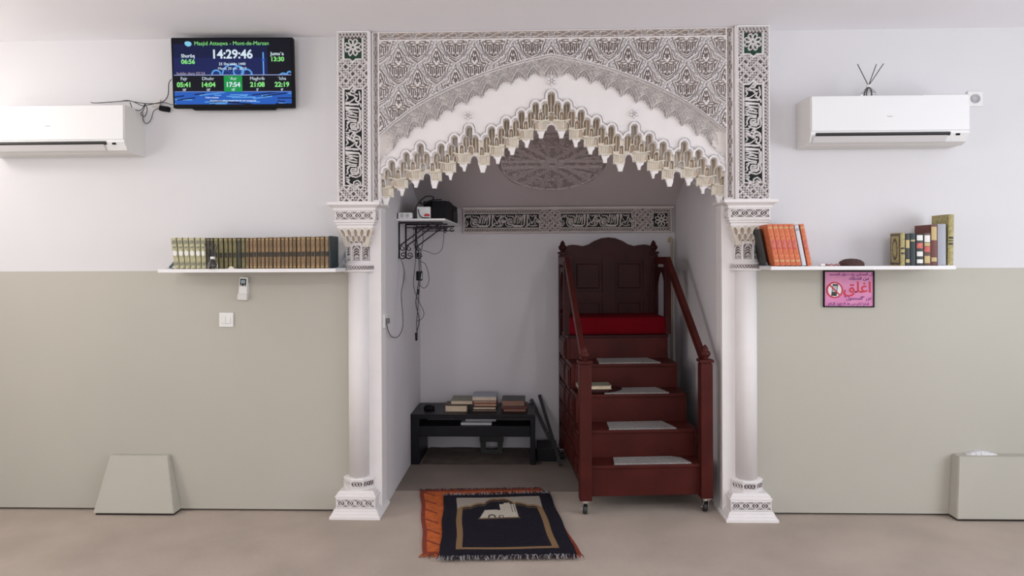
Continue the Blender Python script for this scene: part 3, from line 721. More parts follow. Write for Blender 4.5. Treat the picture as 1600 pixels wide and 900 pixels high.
# ------------------------------------------------------------------ columns
def column(xc, yc, side):
    t = empty('engaged_column', (xc, yc, 0), label='white slender plaster column with stalactite capital at the %s of the niche' % side, cat='column')
    zs0, zs1 = .205, 1.345; r = .056 if side == 'left' else .058
    b = MB(); b.lathe([(r, zs0 - .01), (r, zs1 + .012)], c=(0, -.022, 0), seg=40); b.build('shaft', M['plaster'], t)
    # base
    b = MB()
    prof = [(.130, 0), (.130, .012), (.124, .022), (.118, .030), (.118, .036), (.108, .042)]
    b.lathe([(x, z) for x, z in [(.138, 0), (.138, .014), (.128, .02), (.128, .028), (.121, .036), (.121, .043), (.112, .05)]], seg=4, a0=PI / 4, a1=PI / 4 + 2 * PI, sq=True, smooth=False)
    b.lathe([(.108, .05), (.108, .108), (.113, .111), (.113, .117), (.105, .122), (.105, .13), (.096, .137), (.092, .142)], seg=4, a0=PI / 4, a1=PI / 4 + 2 * PI, sq=True, smooth=False)
    b.lathe([(.088, .14), (.092, .150), (.084, .155), (.084, .190), (.092, .196), (.090, .203), (.074, .208), (.058, .212)], seg=8, a0=PI / 8, a1=PI / 8 + 2 * PI, smooth=False)
    b.build('base', M['plaster'], t)
    def band(nm, W, z0, z1, y, per, kind='d'):
        c = Cv(-W, W, z0, z1, .0018)
        if kind == 'd': diamond_chain(c, -W, W, z0, z1, per, .006, w_=.0013, vertical=False)
        else:
            diamond_chain(c, -W, W, z0 + .002, z1 - .002, .050, .006, w_=.0022, vertical=False)
            mz = (z0 + z1) / 2; hh = (z1 - z0) * .20
            for k in range(-5, 6):
                cx = -W + .0125 * 0 + (k + 5) * .025
                c.stroke([(cx - .008, mz), (cx, mz + hh), (cx + .008, mz), (cx, mz - hh), (cx - .008, mz)], .0016, .006)
                c.stroke([(cx - .010, z0 + .006), (cx, z0 + .013), (cx + .010, z0 + .006)], .0014, .006); c.stroke([(cx - .010, z1 - .006), (cx, z1 - .013), (cx + .010, z1 - .006)], .0014, .006)
        c.H = np.where((c.Z > z1 - .003) | (c.Z < z0 + .003) | (np.abs(c.X) > W - .003), .006, c.H)
        return c
    G2 = [M['plaster'], M['ground2']]; lo = lambda c: np.where(c.H < .003, 1, 0)  # low parts of the carved bands are coloured dark as shade
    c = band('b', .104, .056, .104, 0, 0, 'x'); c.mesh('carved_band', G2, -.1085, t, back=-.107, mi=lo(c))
    for k in (-1, 0, 1):
        c = band('b', .033, .157, .189, 0, .0165); a = k * PI / 4; ca, sa = math.cos(a), math.sin(a)
        c.mesh('carved_band', G2, -.079, t, back=-.077, mi=lo(c), axis=lambda V, ca=ca, sa=sa: np.stack([V[:, 0] * ca - V[:, 1] * sa, V[:, 0] * sa + V[:, 1] * ca, V[:, 2]], 1))
    # capital
    z = 1.335; b = MB()
    b.lathe([(.084, z), (.089, z + .004), (.089, z + .009), (.085, z + .012), (.085, z + .037), (.089, z + .041), (.082, z + .045), (.074, z + .052), (.072, z + .064)], seg=32)
    b.lathe([(.068, z + .06), (.068, z + .14), (.068, z + .16)], seg=8, a0=PI / 8, a1=PI / 8 + 2 * PI, smooth=False)
    b.build('capital_neck', M['plaster'], t)
    for k in range(16):
        pass
    nb = Cv(-.15, .15, z + .015, z + .035, .0018); Wn = .15
    diamond_chain(nb, -Wn, Wn, z + .015, z + .035, .014, .004, w_=.0012, vertical=False)
    nb.mesh('carved_band', G2, 0, t, mi=np.where(nb.H < .002, 1, 0), mask=(np.abs(nb.X) < PI / 2 * .085), axis=lambda V: np.stack([(.0855 - V[:, 1]) * np.sin(V[:, 0] / .085), -(.0855 - V[:, 1]) * np.cos(V[:, 0] / .085), V[:, 2]], 1))
    # pierced little arches round the bell
    for k in (-1, 0, 1):
        c = Cv(-.0255, .0255, z + .062, z + .145, .0016); H = .007
        c.stroke([(-.018, z + .068), (-.018, z + .115)] + arcpts(0, z + .115, .018, PI, 0, 10, rz=.024) + [(.018, z + .068), (-.018, z + .068)], .0018, H)
        c.stroke(arcpts(0, z + .082, .010, 0, 2 * PI), .0016, H); c.stroke(arcpts(0, z + .084, .004, 0, 2 * PI), .0014, H)
        for q in range(3): c.stroke([(-.016, z + .098 + q * .013), (0, z + .108 + q * .013), (.016, z + .098 + q * .013)], .0014, H)
        c.H = np.where(np.abs(c.X) > .0225, H, c.H)
        a = k * PI / 4; ca, sa = math.cos(a), math.sin(a)
        c.mesh('pierced_arch', G2, -.0640, t, back=-.0625, mi=lo(c), axis=lambda V, ca=ca, sa=sa: np.stack([V[:, 0] * ca - V[:, 1] * sa, V[:, 0] * sa + V[:, 1] * ca, V[:, 2]], 1))
    # stalactites flaring from octagon to square: curved faces with rows of hollow niches
    zt = z + .245; zb = z + .138
    for face, nm in ((0, 'f'), (1, 's'), (3, 's')):
        c = Cv(-.1, .1, zb, zt, .0017); X_, Z_ = c.X, c.Z; tt = (Z_ - zb) / (zt - zb)
        hw_ = .062 + .037 * np.clip(tt, 0, 1) ** 1.1; Hh = np.zeros(X_.shape); mi = np.zeros(X_.shape, int)
        for n, z0_, z1_, w_ in ((5, .052, .094, .0115), (4, .022, .060, .0125), (3, .002, .032, .013)):
            for i in range(n):
                cx = (i - (n - 1) / 2) * .0400; e = np.hypot((X_ - cx) / w_, (Z_ - zb - (z0_ + z1_) / 2) / ((z1_ - z0_) / 2))
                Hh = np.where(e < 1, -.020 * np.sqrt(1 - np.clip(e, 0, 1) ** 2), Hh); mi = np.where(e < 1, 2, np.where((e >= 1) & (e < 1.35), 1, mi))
                e2 = np.abs(e - 1.18); Hh = np.where(e2 < .12, .003, Hh)
        c.H = Hh; a = {0: 0, 1: PI / 2, 3: -PI / 2}[face]; ca, sa = math.cos(a), math.sin(a)
        def bell(V, ca=ca, sa=sa):
            t_ = np.clip((V[:, 2] - zb) / (zt - zb), 0, 1); w0 = .062 + .037 * t_ ** 1.1; x = V[:, 0] / .1 * w0; y = V[:, 1] - w0
            return np.stack([x * ca - y * sa, x * sa + y * ca, V[:, 2]], 1)
        c.mesh('stalactites', [M['cream'], M['plaster'], M['ochre']], 0, t, mi=mi, axis=bell)
    b = MB(); q = z + .245
    b.lathe([(.080, q - .006), (.099, q - .004), (.099, q + .003), (.098, q + .010), (.105, q + .016), (.105, q + .024), (.112, q + .028), (.112, q + .034), (.108, q + .036), (.108, q + .088), (.116, q + .092), (.117, q + .104), (.130, q + .113), (.142, q + .120), (.142, q + .136)], seg=4, a0=PI / 4, a1=PI / 4 + 2 * PI, sq=True, smooth=False)
    b.build('abacus', M['plaster'], t)
    c = band('b', .104, q + .040, q + .086, 0, 0, 'x'); c.mesh('carved_band', G2, -.1085, t, back=-.107, mi=lo(c))
    sgn = 1 if side == 'left' else -1
    c = band('b', .104, q + .040, q + .086, 0, 0, 'x'); c.mesh('carved_band', G2, -.1085, t, back=-.107, mi=lo(c), axis=lambda V: np.stack([-V[:, 1] * sgn, V[:, 0] * sgn, V[:, 2]], 1))
    return t
pl = (aty(547, 600, -.01).x + aty(577, 600, -.01).x) / 2 - .004; pr = (aty(1147, 600, -.01).x + aty(1182, 600, -.01).x) / 2 + .004
column(pl, .012, 'left'); column(pr, .012, 'right')
# ------------------------------------------------------------------ minbar (rolling wooden pulpit stairs)
mb = empty('rolling_pulpit_staircase', (.595, 0.0, 0), math.radians(4.6), label='dark red wooden pulpit staircase on castors with a red cushioned seat', cat='pulpit')
W2 = .334; ps = .033
def post(x, y, z0, z1, s_=ps, name='post', fin=True, mt='wood'):
    b = MB(); b.box(x - s_, x + s_, y - s_, y + s_, z0, z1 - .10, .004)
    b.box(x - s_ * .82, x + s_ * .82, y - s_ * .82, y + s_ * .82, z1 - .10, z1 - .092)
    b.box(x - s_ * 1.18, x + s_ * 1.18, y - s_ * 1.18, y + s_ * 1.18, z1 - .094, z1 - .078, .003)
    o = b.build(name, M[mt], mb)
    if fin:
        f = MB(); f.lathe([(.020, 0), (.014, .006), (.026, .018), (.030, .030), (.026, .042), (.016, .050), (.018, .056), (.013, .066), (.005, .078), (.001, .080)], c=(x, y, z1 - .078), seg=16); f.build('finial', M[mt], o)
    return o
treads = [(.0, .10, .271), (.155, .271, .427), (.355, .427, .593), (.555, .593, .745), (.785, .745, .90)]
yb_ = [0.0, .155, .355, .555, .785, 1.13]
for i, (y, z0, z1) in enumerate(treads):
    b = MB(); b.box(-W2 + .02, W2 - .02, y + .004, y + .022, z0 - .0 + (0 if i == 0 else .0), z1 - .018, .001); b.build('riser', M['wood'], mb)
    if i < 4:
        b = MB(); b.box(-W2 + .02, W2 - .02, y - .008, yb_[i + 1] + .022, z1 - .018, z1, .003); tr = b.build('step', M['wood'], mb)
        L_ = [-.175, -.175, -.165, -.165][i] - .01; y1 = yb_[i + 1] - .015; rj = np.random.RandomState(i)
        b = MB(); b.prism([(L_ + .012, y + .004), (L_ + .40 + (.04 if i == 0 else 0), y + .002), (L_ + .37 + (.04 if i == 0 else 0), y1 - .03), (L_ + .36, y1), (L_ + .03, y1 - .005), (L_ + .02, y + .06)], 'z', z1, z1 + .007); b.build('carpet_patch', M['patch'], tr)['label'] = 'grey carpet patch stuck on the step'
b = MB(); b.box(-W2, W2, .775, 1.13, .882, .90, .003); b.build('seat_board', M['wood_dark'], mb)
b = MB(); b.box(-W2 + .008, W2 - .005, .785, 1.115, .90, 1.018, .022); b.build('seat_cushion', M['red'], mb)['label'] = 'thick bright red seat cushion'
# side walls with stepped raised panels
for sx in (-1, 1):
    b = MB(); x0, x1 = sorted((sx * W2, sx * (W2 - .02)))
    prof = [(.03, .10)]
    for i, (y, z0, z1) in enumerate(treads): prof += [(y + .012 if i else .03, z1 + (0.0 if i < 4 else 0))] + [(yb_[i + 1] + .012, z1)]
    prof = [(.03, .10), (.03, .271), (.167, .271), (.167, .427), (.367, .427), (.367, .593), (.567, .593), (.567, .745), (.797, .745), (.797, .882), (1.13, .882), (1.13, .10)]
    b.prism(prof, 'x', x0, x1)
    o = b.build('side_board', M['wood'], mb)
    for i, (y, z0, z1) in enumerate(treads):
        zz = .14
        ya, yb2 = y + .05, yb_[i + 1] - .005
        top = z1 - .03
        while top - zz > .08:
            zb2 = max(zz, top - .135); pnl = MB()
            xo = sx * (W2 + .0); pnl.box(*sorted((xo, xo + sx * .010)), ya, yb2, zb2, top, .004)
            pnl.box(*sorted((xo + sx * .010, xo + sx * .016)), ya + .02, yb2 - .02, zb2 + .018, top - .018, .003)
            pnl.build('side_panel', M['wood'], mb); top = zb2 - .02
# posts and rails
for sx in (-1, 1): post(sx * W2, .0, .085, .925)
for sx in (-1, 1): post(sx * (W2 - .013), 1.135, .085, 1.525, .028, mt='wood_dark')
for sx in (-1, 1):
    b = MB(); x = sx * W2
    b.box(x - .02, x + .02, .79, .83, .90, 1.385, .003); b.build('upright', M['wood_dark'], mb)
    b = MB(); xa, xb = x - .015, x + .015
    prof = [(.02, .805), (.02, .86), (.785, 1.41), (1.11, 1.41), (1.11, 1.36), (.80, 1.36)]
    b.prism(prof, 'x', xa, xb); b.build('handrail', M['wood'] if sx < 0 else M['wood'], mb)
    b = MB()   # arched brace under the arm, between the upright and the chair post
    P_ = [(.83, 1.34), (1.108, 1.34), (1.108, 1.02)] + [(1.108 - .035 - .12 * math.sin(t_) * 1.0, 1.02 + .28 * math.sin(t_ * .5) * 1.0) for t_ in np.linspace(0, PI, 12)][1:6] 
    arcp = [(.97 + .125 * math.cos(a), 1.17 + .145 * math.sin(a)) for a in np.linspace(0, PI, 14)]
    b.prism([(1.108, 1.02), (1.108, 1.34), (.83, 1.34), (.83, 1.02)] + [(.845, 1.05)] + arcp[::-1] + [(1.095, 1.05)], 'x', x - .010, x + .010)
    b.build('arm_arch', M['wood_dark'], mb)
# chair back with curved crest and four panels
b = MB(); yb3 = 1.12
crest = [(-.305, 1.475), (-.285, 1.492), (-.255, 1.497), (-.22, 1.494), (-.18, 1.487), (-.14, 1.498), (-.10, 1.522), (-.05, 1.542), (0, 1.548)]
crest = crest + [(-x, z) for x, z in crest[::-1][1:]]
b.prism([(-.305, .90)] + crest + [(.305, .90)], 'y', yb3 + .010, yb3 + .028)
o = b.build('back_board', M['wood_dark'], mb)
b = MB()
cols = [(-.245, -.045), (.045, .245)]; rows = [(1.17, 1.385), (.93, 1.11)]
fr = [(-.305, -.245), (-.045, .045), (.245, .305)]
for x0, x1 in fr: b.box(x0, x1, yb3 - .004, yb3 + .010, .91, 1.43, .002)
for z0, z1 in ((.90, .93), (1.11, 1.17), (1.385, 1.435)): b.box(-.304, .304, yb3 - .0025, yb3 + .009, z0, z1)
b.prism([(-.305, 1.435)] + crest + [(.305, 1.435)], 'y', yb3 + .002, yb3 + .010)
b.build('back_frame', M['wood_dark'], mb)
for x0, x1 in cols:
    for z0, z1 in rows:
        p_ = MB(); p_.box(x0 + .022, x1 - .022, yb3 - .002, yb3 + .010, z0 + .022, z1 - .022, .008); p_.build('back_panel', M['wood_dark'], mb)
for x, y in ((-W2, 0), (W2, 0), (-W2, 1.10), (W2, 1.10)):
    c_ = MB(); c_.box(x - .024, x + .024, y - .024, y + .024, .079, .085, .001); c_.lathe([(.010, 0), (.013, .004), (.010, .008)], c=(x, y, .070), seg=12)
    for s2 in (-1, 1): c_.prism([(y - .014, .072), (y + .014, .072), (y + .030, .022), (y + .014, .018)], 'x', x + s2 * .014 - .002, x + s2 * .014 + .002)
    c_.bar((x - .016, y, .072), (x + .016, y, .072), .028, .004); c_.tube([(x - .018, y + .02, .026), (x + .018, y + .02, .026)], .005, 10)
    o = c_.build('castor', M['chrome'], mb)
    wv = MB(); wv.T = Matrix.Translation((x, y + .02, .0265)) @ Matrix.Rotation(PI / 2, 4, 'Y'); wv.lathe([(.010, -.011), (.024, -.011), (.0265, -.007), (.0265, .007), (.024, .011), (.010, .011)], seg=24); wv.build('wheel', M['rubber'], o)
# ------------------------------------------------------------------ books
def book(name, size, loc, rot, cover, label, cat='book', group=None, pages='page', band=None, lying=False, frame=None, extra=None, oval=False):
    """size (thickness, height, depth). Standing: spine faces -y (front), local x = thickness, z = height, y = depth back.
       lying: local z = thickness, x = long side, y = width, page edges facing -y"""
    t_, h_, d_ = size; t = empty(name, loc, 0, label, cat, group); t.rotation_euler = rot
    cvm = M[cover]; b = MB()
    if not lying:
        b.box(-t_ / 2, -t_ / 2 + .003, .0, d_, 0, h_); b.box(t_ / 2 - .003, t_ / 2, 0, d_, 0, h_)
        prof = [(-t_ / 2, 0.0)] + [(-t_ / 2 * math.cos(a), -.004 * math.sin(a)) for a in np.linspace(0.1, PI - .1, 7)] + [(t_ / 2, 0.0), (t_ / 2, .003), (-t_ / 2, .003)]
        b.prism(prof, 'z', 0, h_)
        for z0, z1, mi in (band or []):
            b.cur = mi + 1
            if oval and mi == 0: b.prism([(t_ * .42 * math.cos(a), h_ * ((z0 + z1) / 2 + (z1 - z0) / 2 * math.sin(a))) for a in np.linspace(0, 2 * PI, 15)[:-1]], 'y', -.0052, -.002); continue
            b.prism([(-t_ / 2 * .93 * math.cos(a), -.0048 * math.sin(a) - .0003) for a in np.linspace(0.15, PI - .15, 6)], 'z', h_ * z0, h_ * z1)
        b.build('cover', [cvm] + list(extra or []), t)
        p_ = MB(); p_.box(-t_ / 2 + .003, t_ / 2 - .003, .003, d_ - .004, .003, h_ - .004); p_.build('pages', M[pages], t)
    else:
        b.box(-h_ / 2, h_ / 2, 0, d_, 0, .0035); b.box(-h_ / 2, h_ / 2, 0, d_, t_ - .0035, t_); b.box(-h_ / 2, h_ / 2, d_ - .004, d_, 0, t_, .001); b.build('cover', cvm, t)
        p_ = MB(); p_.box(-h_ / 2 + .004, h_ / 2 - .004, .004, d_ - .004, .0035, t_ - .0035); p_.build('pages', M[pages], t)
    return t
M['bk_cream'] = mat('cream_olive_patterned_cover', (.56, .52, .34), .6, nscale=90, col2=(.30, .28, .15))
M['bk_white'] = mat('white_oval_label', (.75, .75, .72), .5)
M['bk_grey'] = mat('grey_green_print', (.28, .28, .21), .5, nscale=200, noise=.5)
M['bk_olive'] = mat('olive_cover', (.20, .175, .075), .55, noise=.4, nscale=60)
M['bk_olived'] = mat('dark_olive_cover', (.055, .05, .028), .5, noise=.4, nscale=60)
M['bk_brown'] = mat('tan_brown_cover', (.27, .17, .085), .55, noise=.35, nscale=70)
M['bk_brown2'] = mat('mid_brown_cover', (.20, .125, .06), .55, noise=.35, nscale=70)
M['bk_dark'] = mat('black_spine_label', (.022, .02, .016), .5, noise=.4, nscale=150)
M['bk_teal'] = mat('dark_green_cloth_cover', (.014, .030, .034), .5, noise=.2, nscale=50)
M['bk_red'] = mat('orange_red_cover', (.55, .085, .03), .5, nscale=110, col2=(.62, .20, .08))
M['bk_redd'] = mat('crimson_label', (.50, .02, .03), .5, nscale=150, col2=(.6, .2, .15))
M['bk_maroon'] = mat('dark_red_brown_cover', (.16, .04, .03), .5, noise=.3, nscale=60)
M['bk_lav'] = mat('grey_blue_cover', (.36, .37, .43), .5, noise=.05, nscale=10)
M['bk_wht'] = mat('silvery_white_cover', (.60, .60, .66), .5, noise=.05, nscale=10)
M['bk_gold'] = mat('gold_cover', (.42, .36, .14), .45, nscale=90, col2=(.24, .20, .07))
M['bk_black'] = mat('black_cover', (.02, .02, .02), .45)
M['bk_choc'] = mat('brown_leather_cover', (.09, .05, .04), .5)
# shelf boards
def shelf(px0, px1, pz, side, label):
    x0, x1 = px0, px1; t = empty('wall_shelf', ((x0 + x1) / 2, 0, pz), label=label, cat='shelf'); L = (x1 - x0) / 2
    b = MB(); b.box(-L, L, -.26, 0, -.019, 0, .002); b.build('board', M['shelf'], t)
    for s_ in (-1, 1):
        b = MB(); x = s_ * (L - .012)
        b.bar((x, -.002, .09), (x, -.002, 0), .03, .003, up=(1, 0, 0)); b.bar((x, -.003, .085), (x, -.16, .003), .018, .004, up=(1, 0, 0)); b.bar((x, -.17, .002), (x, -.003, .002), .03, .003, up=(0, 0, 1))
        b.box(x - .011, x + .011, -.16, -.001, 0, .0025)
        b.build('bracket', M['steel'], t)
    return t
ZS1, ZS2 = 1.359, 1.361
shelf(-1.99, -1.046, ZS1, 'l', 'white wall shelf to the left of the arch, crowded with books')
shelf(1.20, 2.13, ZS2, 'r', 'white wall shelf to the right of the arch, with books at both ends')
ordn = ['first', 'second', 'third', 'fourth', 'fifth', 'sixth', 'seventh', 'eighth', 'ninth', 'tenth', 'eleventh', 'twelfth', 'thirteenth', 'fourteenth', 'fifteenth', 'sixteenth', 'seventeenth', 'eighteenth', 'nineteenth', 'twentieth']
# left shelf: spine edges measured in the photograph on the plane of the spines
YF = -.218
def zx(X): return aty(240 + X / 5.0, 410, YF).x
cream = [(120, 165), (170, 215), (218, 262), (265, 312), (318, 360), (362, 400)]
botc = [(162, 205), (206, 248), (249, 290), (291, 333), (334, 376), (377, 412)]
for i, ((a, b_), (c0, c1)) in enumerate(zip(cream, botc)):
    x0 = zx((c0 + c1) / 2); x1 = zx((a + b_) / 2); wt = (zx(b_) - zx(a)) * .98
    H_ = .164; lean = math.atan2(x1 - x0, H_) * .8
    book('patterned_book', (wt * .88, H_ - .001, .12), (x0, YF, ZS1 + .5 * wt * abs(math.sin(lean)) + .0005), (0, lean * .9, 0), 'bk_cream', 'cream and olive patterned volume, %s of six from the left end of the left shelf' % ordn[i], group='cream patterned volumes on the left shelf',
         band=[(.41, .59, 0), (.80, .92, 1), (.10, .2, 1), (.66, .72, 1)], extra=[M['bk_white'], M['bk_grey']], oval=True)
olive = [(412, 440, .03), (441, 466, .03), (468, 502, -.0), (506, 541, 0), (546, 577, 0), (580, 610, 0), (614, 645, 0), (648, 680, 0), (682, 712, 0)]
xx = zx(414)
allb = []
ol = [((412, 438), 'bk_olived'), ((439, 466), 'bk_olived'), ((468, 502), 'bk_olive'), ((506, 541), 'bk_olive'), ((546, 577), 'bk_olive'), ((580, 610), 'bk_olive'), ((614, 645), 'bk_olive'), ((648, 680), 'bk_olived'), ((682, 712), 'bk_olive')]
for i, ((a, b_), cv) in enumerate(ol):
    lean = -.014
    wt = (zx(b_) - zx(a)) * .97; H_ = .163; dd = .012
    book('religious_volume', (wt * .90, H_, .12), (zx((a + b_) / 2) + .003 , YF + .004, ZS1 + .0004), (0, lean, 0), cv, 'olive green volume, %s of nine right of the cream ones on the left shelf' % ordn[i], group='olive volumes on the left shelf',
         band=[(.36, .52, 0), (.93, .95, 1)], extra=[M['bk_dark'], M['gold']])
br = [(717, 745), (748, 773), (776, 805), (808, 838), (840, 866), (869, 897), (900, 929), (932, 959), (962, 990), (993, 1022), (1025, 1052), (1055, 1083), (1086, 1113), (1117, 1147), (1150, 1186), (1190, 1223), (1226, 1261), (1264, 1297), (1300, 1333), (1336, 1368)]
for i, (a, b_) in enumerate(br):
    wt = (zx(b_) - zx(a)) * 1.0; H_ = .163 + .006 * i / 20
    book('brown_volume', (wt * .93, H_ - .0015 * (i % 3 == 1), .12), (zx((a + b_) / 2) + .0015, YF + .003 * (i % 2), ZS1), (0, 0, 0), 'bk_brown' if i % 3 else 'bk_brown2', 'tan brown volume, %s of twenty in the row towards the arch on the left shelf' % ordn[i], group='tan brown volumes on the left shelf',
         band=[(.38, .53, 0), (.93, .95, 1), (.05, .07, 1)], extra=[M['bk_dark'], M['gold']])
book('dark_green_book', (.010, .171, .150), (zx(1368) + .0065, YF - .002, ZS1), (0, 0, 0), 'bk_teal', 'dark green cloth book closing the row at the arch end of the left shelf')
def diffuser(loc, label, r=.030, hh=.052, reeds=((-.5, .1), (.35, .05), (.5, -.1)), L=.20):
    t = empty('reed_diffuser', loc, label=label, cat='reed diffuser')
    b = MB(); b.lathe([(r * .8, 0), (r, .006), (r * 1.02, hh * .45), (r * .75, hh * .75), (.011, hh * .95), (.010, hh + .012)], seg=24); b.build('bottle', M['glass'], t)
    b = MB(); b.lathe([(.0125, hh + .001), (.0125, hh + .014), (.010, hh + .015)], seg=20); b.build('collar', M['whitep'], t)
    for sx, sy in reeds:
        b = MB(); k = sx * .45
        b.tube([(-k * .05, -sy * .04, .005), (0, 0, hh + .01), (k * L, sy * L * .4, hh + L * .62)], .0022, 6); b.build('reed', M['reed'], t)
p = aty(332.5, 416, -.252)
diffuser((p.x, -.2485 - .004, ZS1), 'small glass reed diffuser in front of the olive books on the left shelf', r=.025, hh=.050, reeds=((-.75, .0), (-.3, -.05), (.5, 0), (.25, 0)), L=.13)
p = aty(361, 418, -.25)
b = MB(); b.lathe([(.001, .014), (.008, .012), (.014, .006), (.018, 0)][::-1], seg=14); o = b.build('shell', M['cream'], None); o.location = (p.x, -.2475, ZS1); o.scale = (1, .6, 1); tag(o, 'small pale shell lying at the edge of the left shelf', 'shell')
# remote, light switch
p = aty(382, 450, 0)
t = empty('remote_control', (p.x, 0, p.z), label='pale air conditioner remote with grey display hung on the wall below the left shelf', cat='remote control'); t.rotation_euler = (0, math.radians(4), 0)
b = MB(); b.box(-.024, .024, -.024, -.006, -.062, .062, .006); b.build('body', M['whitep'], t)
b = MB(); b.box(-.027, .027, -.006, 0, -.066, .03, .002); b.box(-.027, .027, -.028, 0, -.066, -.03, .003); b.build('holder', M['acs'], t)
b = MB(); b.box(-.017, .017, -.0255, -.0235, .012, .052, .001); b.build('display_frame', M['blackp'], t); b = MB(); b.box(-.012, .012, -.0265, -.0252, .026, .046); b.build('display', M['steel'], t)
for x, z in ((-.009, .017), (.009, .017)):
    b = MB(); b.box(x - .005, x + .005, -.0268, -.0252, z - .003, z + .003, .001); b.build('button', M['greyb'], t)
p = aty(354.3, 499.5, 0)
t = empty('light_switch', (p.x, 0, p.z), label='square white double light switch on the grey green wall', cat='light switch')
b = MB(); b.box(-.040, .040, -.010, 0, -.040, .040, .003); b.build('plate', M['whitep'], t)
for s_ in (-1, 1):
    b = MB(); b.box(s_ * .013 - .012, s_ * .013 + .012, -.014, -.0098, -.020, .018, .0015); b.build('rocker', M['whitep'], t)
b = MB(); b.box(-.026, .026, -.0108, -.0095, -.0225, -.0212); b.box(-.0006, .0006, -.0112, -.0095, -.022, .018); b.build('seam', M['greyb'], t)
# right shelf books
def rx(X, y=YF): return aty(1180 + X / 5.0, 400, y).x
YR = -.215
reds = [((95, 157), (155, 198)), ((157, 197), (199, 240)), ((198, 238), (241, 281)), ((240, 281), (282, 322)), ((283, 325), (323, 365))]
for i, ((a, b_), (c0, c1)) in enumerate(reds):
    xb = rx((c0 + c1) / 2, YR) - .0; wt = .0262 
    book('red_volume', (wt, .218, .17), (xb - .002, YR, ZS2 + .0035), (0, -.19, 0), 'bk_red', 'orange red volume leaning left, %s of five from the arch on the right shelf' % ordn[i], group='orange red leaning volumes', band=[(.40, .62, 0), (.9, .93, 1), (.1, .13, 1)], extra=[M['bk_redd'], M['gold']])
book('slim_white_book', (.021, .213, .17), (rx(386, YR) - .002, YR, ZS2 + .0032), (0, -.19, 0), 'bk_wht', 'silvery white book leaning between red volumes on the right shelf', band=[(.86, .92, 0)], extra=[M['bk_lav']])
book('red_volume', (.022, .218, .17), (rx(424, YR) + .001, YR, ZS2 + .0030), (0, -.19, 0), 'bk_red', 'orange red volume leaning right of the white book, last of the leaning row', group='orange red leaning volumes', band=[(.40, .62, 0), (.9, .93, 1)], extra=[M['bk_redd'], M['gold']])
book('dark_spine_book', (.020, .195, .10), (rx(112, YR) + .006, YR + .075, ZS2 + .0035), (0, -.19, 0), 'bk_black', 'dark brown book hidden behind the first leaning red volume beside the capital')
# skullcap and prayer beads
p = aty(1330, 413, -.2)
b = MB(); b.lathe([(.062, 0), (.062, .012), (.057, .022), (.045, .030), (.026, .036), (.001, .038)], seg=28); o = b.build('knitted_cap', mat('brown_knitted_wool', (.09, .045, .04), .9, noise=.4, nscale=200, bump=.5, bscale=300), None)
o.location = (p.x + .005, -.19, ZS2); tag(o, 'flat brown knitted cap lying in the middle of the right shelf', 'cap')
t = empty('prayer_beads', (aty(1295, 415, -.2).x, -.215, ZS2), label='string of pinkish prayer beads with white tassel beside the brown cap', cat='prayer beads')
b = MB()
for k in range(26):
    a = k / 26 * 2 * PI; b.lathe([(.001, -.0045), (.0035, -.003), (.0045, 0), (.0035, .003), (.001, .0045)], c=(.035 * math.cos(a) + .012, .022 * math.sin(a), .0045 + (.004 if k % 3 == 0 else 0)), seg=8)
b.build('bead_string', mat('pinkish_beads', (.35, .15, .15), .3), t)
b = MB(); b.box(-.052, -.026, -.012, .010, 0, .012, .004); b.build('tassel', M['whitep'], t)
# right group of books; (left px, right px, top px, cover, depth, label)
def upright(name, pl_, pr_, pt, cov, label, yf=YR, d=.16, band=None, extra=None, lean=0, pages='page'):
    x0 = aty(pl_, 400, yf).x; x1 = aty(pr_, 400, yf).x; H_ = aty((pl_ + pr_) / 2, pt, yf).z - ZS2
    return book(name, (x1 - x0, H_, d), ((x0 + x1) / 2, yf, ZS2 + (.002 if lean else 0)), (0, lean, 0), cov, label, band=band, extra=extra, group=None, pages=pages)
X_ = lambda v: 1180 + v / 5.0
E_ = [M['bk_dark'], M['bk_white'], M['gold'], M['bk_redd']]
# the left-most shows its decorated front board turned to the camera
t = book('gold_framed_book', (.024, .170, .105), (aty(X_(1172), 400, YR).x - .0135, YR, ZS2), (0, 0, 0), 'bk_gold', 'gold and brown book with an oval medallion on its cover, leftmost of the right group', band=[(.5, .55, 0), (.35, .4, 0)], extra=E_)
sd_ = MB(); 
def cover_panel(par, x, y0, y1, h_, mt1, mt2, ov=True):
    q = MB(); q.cur = 0; q.box(x - .0010, x, y0 + .004, y1 - .004, .006, h_ - .006); q.cur = 1
    q.box(x - .0016, x - .0010, y0 + .012, y1 - .012, .016, h_ - .016); q.cur = 0
    if ov:
        q.prism([((y0 + y1) / 2 + (y1 - y0) * .26 * math.cos(a), h_ / 2 + h_ * .34 * math.sin(a)) for a in np.linspace(0, 2 * PI, 20)[:-1]], 'x', x - .0022, x - .0016); q.cur = 1
        q.prism([((y0 + y1) / 2 + (y1 - y0) * .18 * math.cos(a), h_ / 2 + h_ * .24 * math.sin(a)) for a in np.linspace(0, 2 * PI, 20)[:-1]], 'x', x - .0028, x - .0022)
    q.build('cover_ornament', [mt1, mt2], par)
cover_panel(t, -.012, .0, .105, .170, M['bk_choc'], M['bk_gold'])
upright('black_spined_book', X_(1172), X_(1208), 365, 'bk_black', 'narrow black and gold book right of the oval medallion book', band=[(.55, .8, 2), (.1, .2, 2)], extra=E_)
upright('dark_green_book', X_(1210), X_(1252), 364.5, 'bk_teal', 'dark green book in the right group, left of the black and white one', band=[(.75, .8, 2)], extra=E_)
upright('ornamental_book', X_(1256), X_(1314), 366, 'bk_black', 'black book with white lettering on its spine in the right group', band=[(.80, .97, 1), (.55, .72, 3), (.3, .45, 1), (.08, .2, 1)], extra=E_)
